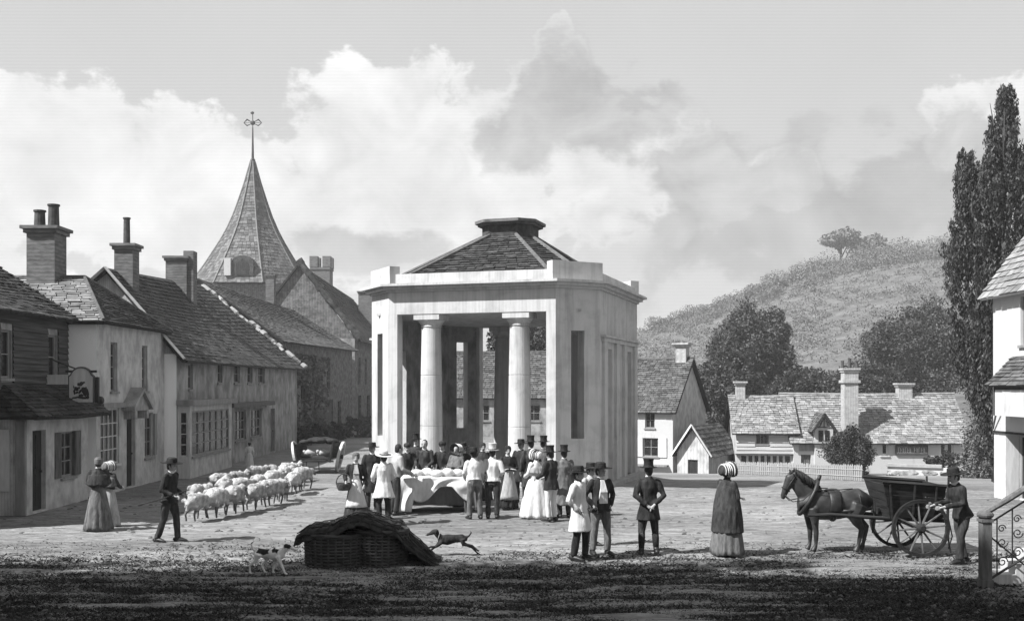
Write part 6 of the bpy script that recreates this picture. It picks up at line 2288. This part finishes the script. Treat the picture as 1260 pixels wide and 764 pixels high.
def tarp():
    ax, ay = q.x, q.y + .45
    bx, by = q2.x, q2.y + .42
    nx, ny = 90, 50
    x0, x1 = ax - .66, bx + 1.02
    y0, y1 = ay - .42, ay + 1.15
    vs, fs = [], []
    for j in range(ny + 1):
        for i in range(nx + 1):
            u, v = i / nx, j / ny
            x = x0 + (x1 - x0) * u
            y = y0 + (y1 - y0) * v
            peak = .62 + .22 * math.exp(-((x - (ax + bx) / 2 - .02) / .42) ** 2)
            z = peak
            right = max(0, (x - (bx + .30)) / (x1 - bx - .30))
            z = z * max(0.0, 1 - right) ** 1.25 + .015
            left = max(0, (ax - .50 - x) / .16)
            z -= left * .10
            fr = max(0, (ay - .24 - y) / .18)
            z -= fr * (.16 if x < (ax + bx) / 2 else .10) * (1 - right)
            bk_ = max(0, (y - (ay + .85)) / .3)
            z = z * max(.03, 1 - bk_)
            if right > 0:      # tail pulled to the front and spread on the ground
                y = y0 + (y1 - y0) * (v * (1 - .35 * right) + .10 * right)
            z += .035 * noise.noise((x * 4, y * 4, 2)) + .02 * noise.noise((x * 11, y * 11, 5)) - .03 * abs(noise.noise((x * 2.2 + y * 3, y * 1.5, 9)))
            vs.append((x + .03 * noise.noise((x * 5, y * 5, 8)), y + .05 * noise.noise((x * 3, y * 6, 3)), max(z, gz(x, y) + .02 + .012 * noise.noise((x * 9, y * 9, 1)))))
    for j in range(ny):
        for i in range(nx):
            a = j * (nx + 1) + i
            fs.append((a, a + 1, a + nx + 2, a + nx + 1))
    m = MB()
    m.add(vs, fs)
    o = m.build('tarpaulin', 'tarp', None, smooth=True)
    md = o.modifiers.new('thick', 'SOLIDIFY')
    md.thickness = .02
    tag(o, 'dark tarpaulin thrown over the foreground hampers with a trailing corner', 'tarpaulin')
    # cords over the tarp, as children of it
    nt = MB()
    A = np.array(vs).reshape(ny + 1, nx + 1, 3)
    for i in range(6, nx, 7):
        nt.tube([A[j, min(nx, i + j // 5)] + np.array([0, 0, .02]) for j in range(0, ny + 1, 2)], .010, 4)
    for j in range(3, ny, 6):
        nt.tube([A[j, i] + np.array([0, 0, .022]) for i in range(0, nx + 1, 2)], .010, 4)
    nt.build('net', 'tarp', o)


tarp()

# ---- steps with iron railing at the right edge
sp_ = thing('stone_steps', (8.2, 17.4, 0), 'pale stone steps rising to the right at the right edge', 'steps')
for k in range(7):
    MB().box(7.70 + k * .27, 7.70 + (k + 1) * .27 - .003 if k < 6 else 12.0, 16.70, 17.25, -.05, .17 * (k + 1)).build('step', 'stone_white', sp_)
rg = thing('iron_railing', (7.42, 16.55, 0), 'iron scroll railing with wooden newel and sloping handrail at right edge', 'railing')
nw = MB()
nw.box(7.34, 7.49, 16.48, 16.63, -.05, 1.02)
nw.box(7.32, 7.51, 16.46, 16.65, 1.023, 1.07)
nw.box(7.32, 7.51, 16.46, 16.65, -.05, .12)
nw.build('newel', 'timber', rg)
MB().ball((7.415, 16.555, 1.13), (.13, .12, .075), 14, 8).build('newel_cap', 'timber', rg)
MB().tube([(7.33, 16.555, 1.12), (7.75, 16.555, 1.36), (9.4, 16.555, 2.4)], [(.075, .05)] * 3, 8, ref=(0, 1, 0)).build('handrail', 'timber', rg)
MB().tube([(7.45, 16.555, .10), (9.4, 16.555, 1.33)], .02, 6).build('bottom_rail', 'iron', rg)
MB().tube([(7.45, 16.555, .98), (9.4, 16.555, 2.2)], .015, 6).build('top_rail', 'iron', rg)


def scroll(cx, cz, r, turns, sgn):
    pts = []
    for i in range(30):
        f = i / 29
        a = sgn * (f * turns * 2 * math.pi)
        rr = r * (1 - .8 * f)
        pts.append((cx + rr * math.cos(a), 16.555, cz + rr * math.sin(a)))
    return pts


for k in range(6):
    bx = 7.60 + k * .24
    s = .63
    zb, zt = .10 + (bx - 7.45) * s, .98 + (bx - 7.45) * s
    b = MB()
    b.tube([(bx, 16.555, zb), (bx, 16.555, zt)], .012, 6)
    b.tube(scroll(bx + .085, zb + .20, .085, 1.4, 1), .010, 5)
    b.tube(scroll(bx + .085, zb + .50, .085, 1.4, -1), .010, 5)
    b.tube(scroll(bx + .075, zb + .72, .065, 1.4, 1), .010, 5)
    b.build('baluster', 'iron', rg)
br_ = MB()
br_.tube([(7.48, 16.555, .80), (8.3, 16.555, .12)], .014, 5)
br_.tube([(7.48, 16.50, .10), (7.72, 16.3, -.02)], .014, 5)
br_.build('brace', 'iron', rg)

# ---- trampled grass, coloured dark and thinned with distance to deepen the foreground shade
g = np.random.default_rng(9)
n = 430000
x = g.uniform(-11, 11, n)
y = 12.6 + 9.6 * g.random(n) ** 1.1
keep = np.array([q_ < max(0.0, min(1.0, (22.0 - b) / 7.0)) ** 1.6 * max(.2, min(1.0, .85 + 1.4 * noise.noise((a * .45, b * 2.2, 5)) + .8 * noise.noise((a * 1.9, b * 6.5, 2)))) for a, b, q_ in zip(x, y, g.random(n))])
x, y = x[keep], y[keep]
n = len(x)
h = g.uniform(.008, .034, n)
a = g.uniform(0, 6.28, n)
w = g.uniform(.006, .013, n) * 1.5
lx, ly = g.normal(size=n) * .075, g.normal(size=n) * .02
B0 = np.stack([x - np.cos(a) * w, y - np.sin(a) * w, np.full(n, -.01)], 1)
B1 = np.stack([x + np.cos(a) * w, y + np.sin(a) * w, np.full(n, -.01)], 1)
T1 = np.stack([x + lx + np.cos(a) * w * .3, y + ly + np.sin(a) * w * .3, h], 1)
T0 = np.stack([x + lx - np.cos(a) * w * .3, y + ly - np.sin(a) * w * .3, h], 1)
tag(np_mesh('grass', np.stack([B0, B1, T1, T0], 1).reshape(-1, 3), np.arange(n * 4).reshape(-1, 4), 'shade_grass'), 'rough trampled grass coloured dark to deepen the foreground shade', 'grass', kind='stuff')
# loose stones and clods on the square
n = 2600
V, Fq = [], []
for i in range(n):
    yy = 13 + 18 * g.random() ** 1.5
    xx = g.uniform(-.5, .5) * yy * 1.0
    r = g.uniform(.012, .04)
    k = len(V)
    for (dx, dy, dz) in ((-1.4, -.8, 0), (1.3, -.9, 0), (1.5, .9, 0), (-1.2, 1, 0), (-.6, -.4, .9), (.7, -.4, .8), (.6, .5, .9), (-.7, .4, .7)):
        V.append((xx + dx * r * g.uniform(.7, 1.2), yy + dy * r * g.uniform(.7, 1.2), gz(xx, yy) - .005 + dz * r))
    for f in ((4, 5, 6, 7), (0, 1, 5, 4), (1, 2, 6, 5), (2, 3, 7, 6), (3, 0, 4, 7)):
        Fq.append([q_ + k for q_ in f])
tag(np_mesh('stones', V, Fq, 'rubble'), 'loose stones scattered over the square', 'stones', kind='stuff')
